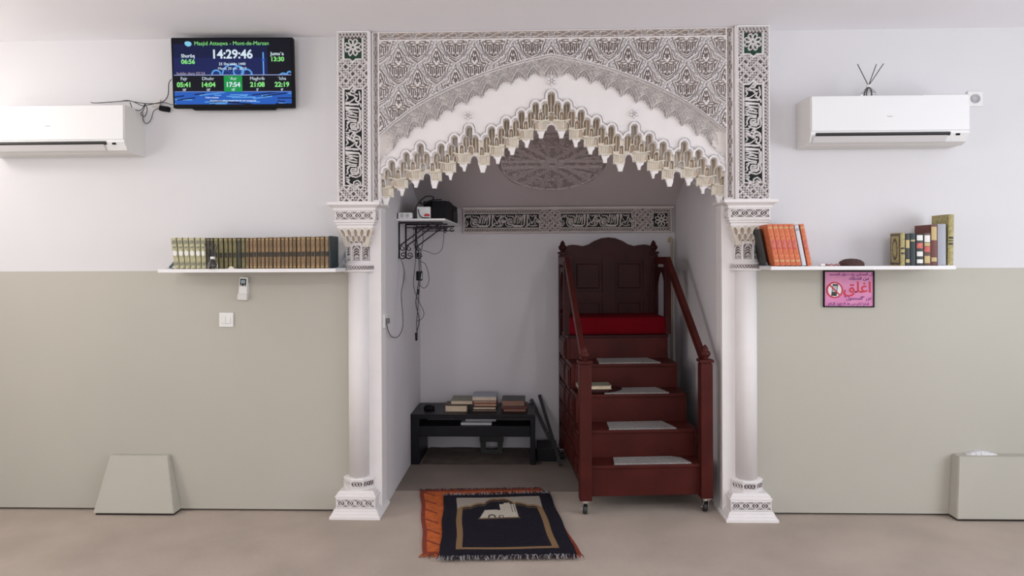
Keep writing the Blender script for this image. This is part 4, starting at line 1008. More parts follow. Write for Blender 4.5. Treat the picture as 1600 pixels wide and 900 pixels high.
upright('floral_book', X_(1316), X_(1370), 364, 'bk_choc', 'brown book with cream floral spine and red roundel, middle of the right group', band=[(.72, .93, 1), (.42, .58, 3), (.60, .70, 2), (.08, .3, 2)], extra=E_)
upright('tall_brown_book', X_(1370), X_(1422), 351, 'bk_maroon', 'taller reddish brown book with golden lettering, left of the grey one', band=[(.62, .95, 2), (.1, .2, 2)], extra=E_)
b_ = upright('grey_blue_book', X_(1424), X_(1490), 350, 'bk_lav', 'plain grey blue book with blank spine in the right group')
t = upright('large_gold_book', X_(1502), X_(1546), 335.5, 'bk_gold', 'tallest gold and black book at the far right end of the right shelf', band=[(.40, .44, 0), (.52, .56, 0), (.47, .49, 0)], extra=E_, lean=.02)
# ------------------------------------------------------------------ sign
M['pink'] = mat('pink_paper', (.72, .29, .48), .5, noise=.12, nscale=8, col2=(.62, .20, .42))
M['signred'] = mat('red_print', (.55, .02, .04), .5); M['signpurple'] = mat('purple_print', (.16, .03, .22), .5); M['signwhite'] = mat('white_print', (.8, .74, .78), .5)
p = aty(1326, 451.5, -.006)
t = empty('phone_ban_sign', (p.x, 0, p.z), label='pink framed sign forbidding mobile phones, hung below the right shelf', cat='sign'); t.rotation_euler = (0, .008, 0)
sw, sh = .136, .099
b = MB()
for a in ((-sw, sw, sh - .006, sh), (-sw, sw, -sh, -sh + .006), (-sw, -sw + .006, -sh, sh), (sw - .006, sw, -sh, sh)): b.box(a[0], a[1], -.014, 0, a[2], a[3], .001)
b.build('frame', M['blackp'], t)
b = MB(); b.box(-sw + .006, sw - .006, -.008, 0, -sh + .006, sh - .006); paper = b.build('paper', M['pink'], t)
def ar(parts): return ''.join(parts)
rb_, pb_, wb_ = MB(), MB(), MB()
T0 = lambda x, z: plane_T((x, -.0088, z))
# visual order (left to right) in Arabic presentation forms
text_into(rb_, '\uFED6\uFEE0\uFECF\u0627', .082, T0(.046, .006), .0010)
text_into(pb_, '\uFEDA\uFEE0\uFEC0\uFED3 \uFEE6\uFEE3', .026, T0(.055, .058), .0003)
text_into(pb_, '"\uFEDD\uFEED\uFEE4\uFEA4\uFEE4\uFEDF\u0627" \uFEE6\uFECB', .026, T0(.050, -.050), .0003)
text_into(pb_, '\uFEAA\uFEA0\uFEB4\uFEE4\uFEDF\u0627 \uFEDD\uFEEE\uFEA7\uFEA9 \uFEAA\uFEE8\uFECB \uFEE6\uFEF4\uFEE0\uFEBC\uFEE4\uFEDF\u0627 \uFEF0\uFEDF\u0625', .019, T0(.012, .080), .0002)
text_into(pb_, '\uFEE2\uFEDC\uFEF4\uFEDF\u0625 \uFEA9\uFEAE\uFECA\uFE98 \uFEFB \uFEAC\uFEEB \uFEE6\uFEE3 \uFEE2\uFEDC\uFEDF \u0627\uFEAE\uFEDC\uFEB7', .019, T0(.0, -.080), .0002)
print_on(paper, rb_, M['signred']); print_on(paper, pb_, M['signpurple'])
cx, cz = -.076, -.006; wb_.T = None
wb_.prism([(cx + .040 * math.cos(a), cz + .040 * math.sin(a)) for a in np.linspace(0, 2 * PI, 33)[:-1]], 'y', -.0090, -.0078); wb_.build('white_disc', M['signwhite'], t)
b = MB(); b.prism([(cx - .019, cz - .032), (cx + .010, cz - .033), (cx + .018, cz + .032), (cx - .010, cz + .033)], 'y', -.0098, -.009); b.build('phone_picture', M['bk_black'], t)
b = MB(); b.prism([(cx - .013, cz - .010), (cx + .009, cz - .011), (cx + .013, cz + .022), (cx - .008, cz + .023)], 'y', -.0103, -.0098); b.build('phone_screen_picture', M['greyb'], t)
b = MB(); n = 40
for k in range(n):
    a0, a1 = 2 * PI * k / n, 2 * PI * (k + 1) / n
    b.prism([(cx + r_ * math.cos(a), cz + r_ * math.sin(a)) for r_, a in ((.044, a0), (.044, a1), (.037, a1), (.037, a0))], 'y', -.0112, -.0088)
b.bar((cx - .028, -.0108, cz + .028), (cx + .028, -.0108, cz - .028), .0065, .0015, up=(0, 1, 0)); b.build('prohibition_ring', M['signred'], t)
# ------------------------------------------------------------------ television with prayer times
p = aty(364, 114, -.09)
tv = empty('wall_television', (p.x, -.085, p.z), label='wall mounted flat television showing green and white prayer times on blue', cat='television'); tv.rotation_euler = (math.radians(-4), 0, math.radians(0))
tv.rotation_euler = (math.radians(4), 0, math.radians(2)); w2, h2 = .332, .190
b = MB(); b.box(-w2, w2, -.012, .028, -h2, h2, .006); b.prism([(-w2 * .72, -h2 + .004), (w2 * .72, -h2 + .004), (w2 * .66, -h2 - .010), (-w2 * .66, -h2 - .010)], 'y', -.008, .02); b.build('casing', M['blackp'], tv)
b = MB(); b.box(-.10, .10, .028, .082, -.10, .10, .004); b.build('wall_mount', M['iron'], tv)
# screen picture: a real emitting screen with its picture as faces
bw_, sh0, sh1 = w2 - .012, -h2 + .020, h2 - .010
sm = {}
def em(n, col, s_=1.0): return mat(n, (0.004, .004, .006), .5, spec=.12, emit=col, estr=s_)
EM = [em('screen_navy', (.006, .010, .055), 1), em('screen_indigo', (.010, .016, .10), 1), em('screen_black', (.004, .004, .010), 1), em('screen_blue', (.02, .12, .55), 1), em('screen_light_blue', (.12, .38, .85), 1), em('screen_green', (.01, .33, .07), 1), em('screen_line', (.35, .42, .75), 1)]
c = Cv(-bw_, bw_, sh0, sh1, .002); X, Z = c.X, c.Z; tz = (Z - sh0) / (sh1 - sh0); tx = (X + bw_) / (2 * bw_); r2 = np.random.RandomState(5)
MI = np.where(tz > .93, 2, np.where(tx > .80, 2, 0)); MI = np.where((tz < .72) & (tz > .46) & (tx < .8), 1, MI); MI = np.where((tz <= .44) & (tz > .19), 2, MI)
MI = np.where(tz <= .19, 3, MI)
for k in range(34):          # pale blue streaks of the tiled courtyard
    a = r2.rand() * 1.2 - .1; z = r2.rand() * .17; l_ = .05 + r2.rand() * .2; s_ = (r2.rand() - .5) * .5
    d_ = np.abs(tz - z - (tx - a) * s_); MI = np.where((tz <= .18) & (tx > a) & (tx < a + l_) & (d_ < .009), 4 if k % 3 else 0, MI)
for (a, z, r_) in ((.36, .50, .05), (.62, .50, .06), (.50, .50, .12), (.55, .55, .06), (.93, .46, .04), (.90, .46, .02), (.985, .50, .03)):   # domes
    d_ = np.hypot((tx - a) * 1.75, tz - z * .92); MI = np.where((np.abs(d_ - r_ * 1.25) < .012) & (tz > .45), 4, MI); MI = np.where((d_ < r_) & (tz > .45) & (r2.rand(*tz.shape) > .8), 3, MI)
MI = np.where((np.abs(tx - .765) < .006) & (tz > .45) & (tz < .80), 4, MI); MI = np.where((np.abs(tx - .765) < .012) & (np.abs(tz - .68) < .012), 3, MI)
MI = np.where((np.abs(tz - .450) < .006), 6, MI); MI = np.where((np.abs(tz - .195) < .004), 6, MI)
gx = np.maximum(np.abs(tx - .502) - .072, 0); gz = np.maximum(np.abs(tz - .315) - .112, 0); MI = np.where((gx * 1.75 < .01) & (gz < .012), 5, MI)
scr = c.mesh('screen', EM, -.0128, tv, mi=MI)
WT, GT, BT = MB(), MB(), MB()
def st(mbx, body, tx_, tz_, size, bold=.0): text_into(mbx, body, size, plane_T((-bw_ + tx_ * 2 * bw_, -.0136, sh0 + tz_ * (sh1 - sh0))), bold, ext=.0002)
st(GT, 'Masjid Attaqwa - Mont-de-Marsan', .50, .935, .0295, .0)
st(WT, '14:29:46', .50, .765, .066, .0018); st(WT, 'Shurûq', .125, .745, .026, .0005); st(GT, '06:56', .125, .655, .034, .0010)
st(WT, 'Jumu`a', .885, .775, .026, .0005); st(GT, '13:30', .885, .690, .034, .0010)
st(WT, "25 Sha`abân 1440", .50, .62, .0205, .0002); st(WT, 'Mardi 30 avr. 2019', .50, .55, .0205, .0)
st(BT, 'hubân dans 03:24', .145, .475, .022, .0004)
for i, (n_, h_, k_) in enumerate((('Fajr', '05:41', "10'"), ('Dhuhr', '14:04', "10'"), ('`Asr', '17:54', "10'"), ('Maghrib', '21:08', "5'"), ('`Isha', '22:19', "0'"))):
    x_ = (.085, .29, .502, .71, .92)[i]; st(WT if i != 2 else WT, n_, x_, .395, .025, .0); st(GT if i != 2 else WT, h_, x_, .300, .036, .0012); st(WT, k_, x_, .222, .018, .0004)
st(WT, 'Prière suivante', .32, .105, .012, .0002); st(WT, "Prophète: Le meilleur d'entre vous est celui qui apprend", .50, .055, .011, .0002)
print_on(scr, WT, mat('screen_white', (.02, .02, .02), .3, emit=(.72, .85, .95))); print_on(scr, GT, mat('screen_lime', (.02, .02, .02), .3, emit=(.25, .85, .22))); print_on(scr, BT, mat('screen_grey', (.02, .02, .02), .3, emit=(.30, .25, .33)))
b = MB(); xc_, zc_ = -bw_ + .13 * 2 * bw_, sh0 + .93 * (sh1 - sh0); b.prism([(xc_ + .019 * math.cos(a) * (1 + .15 * math.sin(a)), zc_ + .014 * math.sin(a) - .002 * math.cos(a)) for a in np.linspace(0, 2 * PI, 24)[:-1]], 'y', -.0140, -.0132); b.build('logo', mat('screen_cyan', (.02, .02, .02), .3, emit=(.22, .62, .85)), scr)
# ------------------------------------------------------------------ air conditioners
def aircon(xl, xr, z0, z1, label):
    xc = (xl + xr) / 2; L = (xr - xl) / 2; h_ = z1 - z0
    t = empty('air_conditioner', (xc, 0, z0), label=label, cat='air conditioner')
    prof = [(0, 0), (-.13, 0), (-.170, .012), (-.198, .052), (-.207, .07), (-.207, h_ - .006), (-.198, h_), (0, h_)]
    b = MB(); b.prism([(y, z) for y, z in prof], 'x', -L, L); b.build('body', M['acs'], t)
    b = MB(); b.box(-L + .006, L - .006, -.214, -.2055, .066, h_ - .002, .003); b.build('front_panel', M['acw'], t)
    b = MB(); b.prism([(-.178, .012), (-.209, .052), (-.209, .0655), (-.17, .064)], 'x', -L + .004, L - .004)
    b.build('lower_casing', M['acw'], t)
    b = MB(); b.prism([(-.2035, .0395), (-.2115, .0495), (-.2115, .058), (-.20, .058)], 'x', -L + .028, L - .10); b.build('air_slot', M['bk_black'], t)
    b = MB(); b.prism([(-.182, .0125), (-.206, .0415), (-.2105, .0400), (-.186, .0100)], 'x', -L + .018, L - .115); b.build('flap', M['acg'], t)
    b = MB(); b.prism([(-.1805, .0100), (-.183, .0130), (-.1850, .0125), (-.1825, .0095)], 'x', -L + .018, L - .115); b.build('flap_edge', M['greyb'], t)
    b = MB(); b.box(L - .070, L - .050, -.2085, -.196, .040, .050, .001); b.build('indicator', M['blackp'], t)
    b = MB(); b.box(-.016, .012, -.2146, -.2138, h_ * .55, h_ * .55 + .004); b.build('nameplate', M['greyb'], t)
    return t
aircon(1.420, 2.232, 1.992, 2.241, 'white wall air conditioner to the right of the arch with a reed diffuser on top')
aircon(-3.02, -2.192, 1.985, 2.236, 'white wall air conditioner at the left edge below the television cables')
p = aty(1357, 150, -.16)
diffuser((p.x, -.16, 2.2414), 'round glass reed diffuser standing on top of the right air conditioner', r=.036, hh=.050, reeds=((-.62, 0), (.5, .1), (.85, -.05)), L=.20)
p = aty(1522.5, 155, 0)
t = empty('wall_socket', (p.x, 0, p.z), label='white round socket on the wall beside the right air conditioner', cat='socket')
b = MB(); b.box(-.040, .040, -.010, 0, -.040, .040, .003); b.build('plate', M['whitep'], t)
b = MB(); b.T = Matrix.Rotation(PI / 2, 4, 'X'); b.lathe([(.024, .010), (.024, .016), (.019, .016), (.018, .011)], seg=24); b.build('outlet', M['greyb'], t)
b = MB(); p2 = aty(1490, 148, 0); b.box(p2.x - .17, p.x - .041, -.012, 0, p.z + .014, p.z + .026, .002); o = b.build('cable_duct', M['whitep']); tag(o, 'thin white cable duct on the wall above the right air conditioner', 'cable duct')
# ------------------------------------------------------------------ cables behind the television
def cable(name, pts, r, m_, label, cat='cable', n=6):
    b = MB(); b.tube(smooth_pts(pts, n), r * .85, 6); o = b.build(name, M[m_]); return tag(o, label, cat)
def A(px, py, y): return tuple(aty(px, py, y))
cable('television_cable', [A(268, 124, -.06), A(264, 130, -.03), A(262, 150, -.02), A(252, 160, -.02), A(232, 162, -.05), A(214, 160, -.05), A(200, 157, -.05), A(190, 158, -.04)], .0028, 'cable', 'black television cable curving down the wall to the air conditioner', 'cable')
cable('power_cable', [A(270, 164, -.05), A(254, 160, -.045), A(236, 163, -.06), A(222, 165, -.07), A(205, 158, -.08), A(180, 159, -.06), A(150, 161, -.05), A(142, 160, -.04)], .0026, 'cable', 'long black cable lying on top of the left air conditioner')
cable('looped_cable', [A(203, 160, -.10), A(208, 170, -.10), A(220, 172, -.10), A(227, 162, -.09), A(224, 172, -.09), A(220, 178, -.09), A(226, 182, -.09), A(230, 172, -.08), A(228, 164, -.08)], .0026, 'cable', 'black cable tied in a small loop at the corner of the left air conditioner')
cable('hanging_cable', [A(223, 176, -.05), A(224, 188, -.03), A(229, 193, -.03), A(236, 187, -.03), A(240, 174, -.03), A(248, 169, -.03)], .0024, 'cable', 'thin black cable hanging in an open curve left of the television')
p = A(257, 170, -.02); b = MB(); b.box(-.026, .026, -.034, 0, -.014, .014, .004); o = b.build('power_plug', M['blackp']); o.location = (p[0], -.0005, p[2]); o.rotation_euler = (0, .15, 0); tag(o, 'black power plug on the wall just left of the television', 'plug')
p = A(184, 157.5, -.05); b = MB(); b.box(-.026, .026, -.08, -.03, 0, .020, .003); o = b.build('adapter_box', M['acs']); o.location = (p[0], 0, 2.237); tag(o, 'small white adapter box lying on top of the left air conditioner', 'adapter')
p = A(246, 160, 0); b = MB(); b.box(-.028, .020, -.012, 0, -.024, .014, .002); o = b.build('junction_plate', M['acs']); o.location = (p[0], 0, p[2]); tag(o, 'small white junction plate on the wall behind the television cables', 'wall plate')
# ------------------------------------------------------------------ wall casings at the floor
def casing(name, bx0, bx1, tx0, tx1, h_, yb_, yt_, label):
    b = MB(); vs = [(bx0, 0, .012), (bx1, 0, .012), (bx1, yb_, .012), (bx0, yb_, .012), (tx0, 0, h_), (tx1, 0, h_), (tx1, yt_, h_), (tx0, yt_, h_)]
    b.add(vs, [(3, 2, 1, 0), (4, 5, 6, 7), (0, 1, 5, 4), (1, 2, 6, 5), (2, 3, 7, 6), (3, 0, 4, 7)])
    bm = bmesh.new(); [bm.verts.new(v) for v in b.v]; bm.verts.ensure_lookup_table(); [bm.faces.new([bm.verts[i] for i in f]) for f in b.f]
    bmesh.ops.bevel(bm, geom=bm.edges[:], offset=.004, segments=2, affect='EDGES'); q = MB(); bm.verts.index_update(); q.add([v.co for v in bm.verts], [[v.index for v in f.verts] for f in bm.faces]); bm.free()
    t = empty(name, (0, 0, 0), label=label, cat='casing'); q.build('cover', M['olive'], t)
    g = MB(); g.box(bx0 + .01, bx1 - .01, yb_ + .01, 0, 0, .013); g.build('gap_shade_foot', M['dark_gap'], t); return t  # gap shade strip carried on under the casing
casing('tapered_wall_casing', -2.449, -1.994, -2.385, -2.055, .316, -.087, -.030, 'tapered grey green boxed-out casing at the foot of the left wall')
casing('square_wall_casing', 2.225, 2.72, 2.245, 2.71, .340, -.085, -.070, 'square grey green boxed-out casing at the foot of the wall near the right edge')
b = MB()
for k in range(14): b.box(2.31 + k * .009 , 2.325 + k * .011, -.03 - .004 * (k % 3), -.0, .338, .345 + .011 * math.sin(k / 13 * PI) * (1 + .3 * (k % 2)), .002)
o = b.build('plaster_crumbs', M['white']); tag(o, 'white filler crumbs on top of the right wall casing', 'filler', kind='stuff')
# ------------------------------------------------------------------ niche: low table and its books
tl = aty(642, 650, .925); tb = empty('low_table', (-.437, .925, .003), label='low black table with panel legs and a lower shelf at the left of the niche', cat='table')
TW, TD, TH = .425, .40, .343
b = MB(); b.box(-TW, TW, 0, TD, TH - .030, TH, .003); b.build('tabletop', M['black'], tb)
for s_ in (-1, 1):
    b = MB(); x0, x1 = sorted((s_ * TW * .999, s_ * (TW - (.060 if s_ < 0 else .035)))); b.box(x0, x1, .004, TD - .006, 0, TH - .030, .003); b.build('leg', M['black'], tb)
b = MB(); b.box(-TW + .06, TW - .035, .006, .20, .19, .262, .003); b.build('lower_shelf', M['black'], tb)
ztb = .003 + TH
def lying(name, pl_, pr_, yf, z0, th_, cov, pages, label, d=.16, rz=0):
    x0 = aty(pl_, 640, yf).x; x1 = aty(pr_, 640, yf).x
    return book(name, (th_, x1 - x0, d), ((x0 + x1) / 2, yf, z0), (0, 0, rz), cov, label, pages=pages, lying=True)
lying('thick_book', 695, 730, 1.00, ztb, .046, 'bk_choc', 'page', 'thick cream paged book at the bottom of the left pile on the low table', d=.15)
lying('grey_covered_book', 704, 739, 1.03, ztb + .047, .026, 'bk_grey', 'page', 'grey green covered book on top of the left pile on the low table', d=.19)
lying('dark_book', 738, 776, 1.015, ztb, .014, 'bk_black', 'paged', 'thin dark book at the very bottom of the middle pile on the low table')
lying('thin_book', 739, 775, 1.01, ztb + .015, .020, 'bk_choc', 'page', 'thin cream paged book second from the bottom of the middle pile')
lying('brown_book', 740, 776, 1.02, ztb + .036, .020, 'bk_maroon', 'pagep', 'pinkish paged book third from the bottom of the middle pile')
lying('brown_book', 739, 776, 1.015, ztb + .057, .022, 'bk_maroon', 'pagep', 'pinkish paged book just below the top of the middle pile')
lying('grey_book', 737.5, 776, 1.0, ztb + .080, .026, 'bk_lav', 'page', 'grey covered book on top of the middle pile on the low table', d=.20)
lying('maroon_book', 786, 822, 1.02, ztb, .018, 'bk_maroon', 'paged', 'dark maroon book at the bottom of the right pile on the low table')
lying('wide_maroon_book', 783, 824, 1.03, ztb + .019, .016, 'bk_maroon', 'bk_maroon', 'dark maroon book in the middle of the right pile on the low table')
lying('violet_grey_book', 784, 820, 1.02, ztb + .036, .042, 'bk_black', 'paged', 'thick dark book with brown page edges on top of the right pile', d=.18)
p = aty(671, 636, 1.08)
b = MB(); b.lathe([(.036, 0), (.040, .008), (.038, .022), (.026, .033), (.001, .036)], seg=20); o = b.build('computer_mouse', M['blackp']); o.location = (p.x, 1.07, ztb); o.scale = (1.0, .75, 1); tag(o, 'small rounded black object like a mouse at the left of the low table', 'mouse')
for i, (a, b2, yy, lab) in enumerate(((720, 768, .96, 'lower of two grey paper sheets on the shelf under the tabletop'), (727, 775, 1.0, 'upper of two grey paper sheets on the shelf under the tabletop'))):
    x0, x1 = aty(a, 655, yy).x, aty(b2, 655, yy).x; q = MB(); q.box(x0, x1, yy, yy + .11, .2655 + i * .017, .2655 + .016 + i * .017, .002); tag(q.build('paper_stack', M['lowpaper'] if 'lowpaper' in M else M['greyb']), lab, 'papers')
# dark stool-like stand under the table
st_ = empty('folding_stand', (aty(768, 700, 1.22).x, 1.24, .003), label='small dark stand standing behind the lower shelf of the low table', cat='stand')
b = MB(); b.box(-.085, .085, -.03, .03, .085, .17, .004); b.box(-.05, .05, -.02, .02, .0, .028, .003); b.build('crosspiece', M['bk_black'], st_)
for s_ in (-1, 1):
    b = MB(); b.prism([(s_ * .085, .13), (s_ * .045, .13), (s_ * .042, 0), (s_ * .075, 0)], 'y', -.025, .025); b.build('leg', M['bk_black'], st_)
b = MB(); mx0, mx1 = aty(650, 715, 1.0).x, aty(846, 715, 1.0).x
g = Cv(mx0 + .05, mx1, .935, 1.355, .012); g.H = .004 + .005 * np.abs(np.sin(g.X * 9)) * (g.Z > 1.28) + .002 * np.sin(g.X * 6)
o = g.mesh('brown_floor_mat', mat('brown_mat', (.14, .105, .09), .95, noise=.3, nscale=12, bump=.5, bscale=300), 0, None, axis=lambda V: np.stack([V[:, 0], V[:, 2], .0035 - V[:, 1]], 1)); tag(o, 'brown rug lying under the low table at the back of the niche', 'rug')
# black box right of the table and leaning folded book rest
p0, p1 = aty(839, 725, 1.0), aty(870, 725, 1.0)
t = empty('black_box', ((p0.x + p1.x) / 2, 1.02, .003), label='flat black box on the niche floor between low table and pulpit', cat='box'); L = (p1.x - p0.x) / 2
b = MB(); b.box(-L, L, 0, .24, 0, .07, .004); b.build('body', M['black'], t); b = MB(); b.box(-L - .002, L + .002, -.003, .243, .07, .088, .004); b.build('lid', M['black'], t)
def sticks(name, a0, a1, b0, b1, label):
    t = empty(name, (0, 0, 0), label=label, cat='book rest')
    for q0, q1 in ((a0, a1),):
        b = MB(); b.bar(q0, q1, .022, .012, up=(0, 1, 0)); b.bar(tuple(Vector(q0) + Vector((0, .015, 0))), tuple(Vector(q1) + Vector((0, .015, 0))), .022, .012, up=(0, 1, 0)); b.build('board', M['bk_black'], t)
        for f_ in (.55, .62, .70):
            p_ = Vector(q0).lerp(Vector(q1), f_); k_ = MB(); k_.tube([p_ + Vector((-.012, .01, 0)), p_ + Vector((.012, .01, 0))], .010, 10); k_.build('hinge', M['bk_black'], t)
    return t
sticks('folded_book_rest', A(843, 618, 1.33), tuple(atz(876, 727, .03)), 0, 0, 'long dark folded book rest leaning on the back wall beside the pulpit')
e0 = A(830, 624, 1.343); e1 = A(866, 702, 1.30); sticks('folded_book_rest', e0, e1, 0, 0, 'second folded dark book rest leaning nearer to the low table')
# cane
cp = A(1047, 372, 1.30)
b = MB(); x, y, z = cp; b.tube([(x - .006, y, z - .03), (x - .012, y, z - .008), (x + .002, y, z + .004), (x + .014, y, z - .006), (x + .012, y, z - .05), (x + .006, y - .02, .013)], .0085, 8); o = b.build('walking_cane', mat('pale_wood', (.42, .33, .22), .5)); tag(o, 'pale cane with hooked handle standing in the right back corner of the niche', 'cane')
# open book with wooden rest on the third step
T_ = Matrix.Translation((.595, 0, 0)) @ Matrix.Rotation(math.radians(4.6), 4, 'Z')
t = empty('wooden_book_board', tuple(T_ @ Vector((-.19, .46, .5935))), math.radians(4.6), label='dark red wooden board with pointed end lying on the third step', cat='board')
b = MB(); b.prism([(-.09, -.09), (.05, -.09), (.10, -.06), (.15, 0), (.10, .05), (.05, .07), (-.09, .07)], 'z', .0075, .022); b.build('board', M['wood_dark'], t)
for s_ in (-1, 1):
    b = MB(); b.box(-.08, .06, s_ * .05 - .008, s_ * .05 + .008, 0, .0078); b.build('batten', M['wood_dark'], t)
q = T_ @ Vector((-.215, .385, .6160)); book('step_book', (.024, .20, .13), tuple(q), (0, 0, math.radians(4.6)), 'bk_grey', 'cream paged book lying on the wooden board on the pulpit steps', lying=True)
# ------------------------------------------------------------------ corner shelf with wrought iron brackets
zb_ = 1.635
cs = empty('corner_shelf', (NL, .45, zb_), label='white shelf board on black scrolled iron brackets in the left corner of the niche', cat='shelf')
b = MB(); b.box(.001, .30, .0, NB - .451, .006, .018, .001); b.build('board', M['shelf'], cs)
for yy in (.06, .30, .70):
    b = MB(); r_ = .0042
    b.tube([(.006, yy, -.005), (.006, yy, -.225)], r_ * 1.2); b.tube([(.006, yy, -.005), (.28, yy, -.005)], r_ * 1.2); b.tube([(.006, yy, -.150), (.17, yy, -.03)], r_)
    b.tube([(.17, yy, -.03), (.23, yy, -.006)], r_)
    for cx, cz, rr_, s_, a0 in ((.028, -.165, .018, 1, PI / 2), (.030, -.205, .016, 1, 0), (.262, -.026, .016, -1, 0), (.215, -.040, .014, 1, 0)):
        b.tube([(cx + rr_ * (1 - k / 22) * math.cos(a0 + s_ * k * .42), yy, cz + rr_ * (1 - k / 22) * math.sin(a0 + s_ * k * .42)) for k in range(16)], r_ * .8, 6)
    b.tube([(.006, yy, -.225), (.03, yy, -.23), (.05, yy, -.21)], r_)
    b.tube([(.05, yy, -.035), (.28, yy, -.035)], r_ * .8); b.build('bracket', M['iron'], cs)['label'] = 'black wrought iron scroll bracket'
zs_ = zb_ + .018
t = empty('power_strip', (NL + .06, .475, zs_), label='white power strip at the front left of the corner shelf', cat='power strip')
b = MB(); b.box(-.05, .035, -.02, .03, 0, .038, .004); b.build('casing', M['whitep'], t)
for x in (-.025, .008):
    b = MB(); b.T = Matrix.Translation((x, -.02, .019)) @ Matrix.Rotation(PI / 2, 4, 'X'); b.lathe([(.012, 0), (.012, .002), (.010, .002)], seg=16); b.build('outlet', M['greyb'], t)
t = empty('white_box', (NL + .165, .50, zs_), .0, label='small white cardboard box with red print on the corner shelf', cat='box')
b = MB(); b.box(-.045, .040, 0, .10, 0, .076, .002); b.build('carton', M['whitep'], t); b = MB(); b.prism([(.0, .016), (.034, .016), (.034, .030), (.012, .034), (.0, .028)], 'y', -.0012, .001); b.build('red_print', M['signred'], t)
t = empty('amplifier', (NL + .215, .66, zs_), label='black amplifier box standing in the middle of the corner shelf', cat='amplifier')
b = MB(); b.box(-.08, .085, 0, .20, .006, .122, .004); b.build('casing', M['blackp'], t)
for x in (-.06, .06):
    b = MB(); b.lathe([(.010, 0), (.010, .0065)], c=(x, .03, 0), seg=12); b.build('foot', M['rubber'], t)
t = empty('small_black_device', (NL + .225, .49, zs_), label='black device with flat top at the front right of the corner shelf', cat='device')
b = MB(); b.box(-.012, .080, 0, .13, 0, .112, .005); b.build('casing', M['blackp'], t)
t = empty('slanted_black_case', (NL + .245, .90, zs_), label='black ribbed case at the far end of the corner shelf', cat='case')
b = MB(); b.box(-.10, .052, 0, .30, 0, .118, .006); b.build('body', M['blackp'], t)
for k in range(5):
    b = MB(); b.box(.052, .058, .03 + k * .055, .05 + k * .055, .01, .075, .002); b.build('rib', M['iron'], t)
# small black plug strip and wires
def Lw(px, py, off=.01):      # point on the left niche wall
    d = ray(px, py); k = (NL + off) / d.x; return tuple(CP + d * k)
YC = .52
cable('grey_power_cable', [(NL + .012, .49, zb_ - .21), A(631, 420, YC - .02), A(630, 440, YC - .05), A(627, 460, YC - .10), A(629, 490, YC - .16), A(629, 512, YC - .2), A(622, 526, YC - .26), A(612, 526, YC - .33), A(606, 515, .11), A(604, 505, .07)], .0036, 'greyp', 'grey power cable looping from the corner shelf down to the wall socket')
so = Lw(600.5, 501, 0)
t = empty('niche_wall_socket', so, label='small white socket with a plug on the left side wall of the niche', cat='socket')
b = MB(); b.box(0, .010, -.04, .04, -.04, .04, .003); b.build('plate', M['whitep'], t)
b = MB(); b.box(.010, .030, -.013, .013, -.016, .014, .004); b.build('plug', M['greyp'], t)
XA = lambda px, py: A(px, py, .66)
for i, (pts, r_, lab) in enumerate((
    ([(652, 348), (651, 370), (654, 395), (655, 430), (652, 455), (650, 475), (655, 500), (651, 520), (650, 530)], .0036, 'thick black cable hanging straight down from the corner shelf'),
    ([(660, 350), (661, 375), (657, 400), (658, 425), (655, 450), (653, 480), (651, 505), (652, 525)], .003, 'black cable twisted with the thick one below the corner shelf'),
    ([(647, 350), (646, 375), (650, 395), (648, 420), (646, 440), (648, 455), (654, 470), (662, 487), (660, 497), (652, 502)], .0024, 'thin black cable bowing to the left and right low below the corner shelf'),
    ([(656, 408), (664, 412), (669, 425), (670, 440), (664, 450), (657, 447), (656, 440)], .0024, 'thin black cable loop beside the power brick'),
    ([(694, 352), (693, 375), (690, 390), (680, 397), (668, 393), (660, 391)], .0022, 'thin black cable drooping from the right end of the corner shelf'))):
    cable('hanging_cable', [A(q[0], q[1], .62 + .022 * i) for q in pts], r_, 'cable', lab)
p = XA(655.5, 431); t = empty('power_brick', p, label='black power brick hanging among the cables below the corner shelf', cat='power adapter'); b = MB(); b.box(-.020, .018, -.016, .016, -.030, .030, .004); b.build('casing', M['blackp'], t); b = MB(); b.box(.010, .0185, -.0172, -.0155, -.02, .02); b.build('sticker', M['greyb'], t)
for (a, b2, lab) in ((395, 402, 'black cable joint directly below the iron brackets'), (452, 460, 'black cable joint below the power brick'), (520, 532, 'black cable plug at the lower end of the hanging cables')):
    q0, q1 = XA(653.5 if a < 500 else 650.5, a), XA(653 if a < 500 else 650.5, b2); b = MB(); b.tube([q0, q1], [.009, .007], 8); tag(b.build('cable_connector', M['blackp']), lab, 'connector')
cable('tangled_cable', [(NL + .105, .49, zs_ + .006), (NL + .110, .487, zs_ + .05), (NL + .13, .495, zs_ + .10), (NL + .17, .56, zs_ + .145), (NL + .21, .60, zs_ + .14), (NL + .16, .64, zs_ + .10), (NL + .12, .58, zs_ + .11), (NL + .15, .52, zs_ + .095), (NL + .20, .54, zs_ + .118), (NL + .26, .60, zs_ + .128)], .005, 'cable', 'tangled black cable piled over the boxes on the corner shelf')
cable('front_cable', [(NL + .13, .492, zs_ + .06), (NL + .135, .487, zs_ + .03), (NL + .155, .485, zs_ + .008), (NL + .20, .483, zs_ + .006)], .004, 'cable', 'short black cable hanging in front of the white box on the corner shelf')
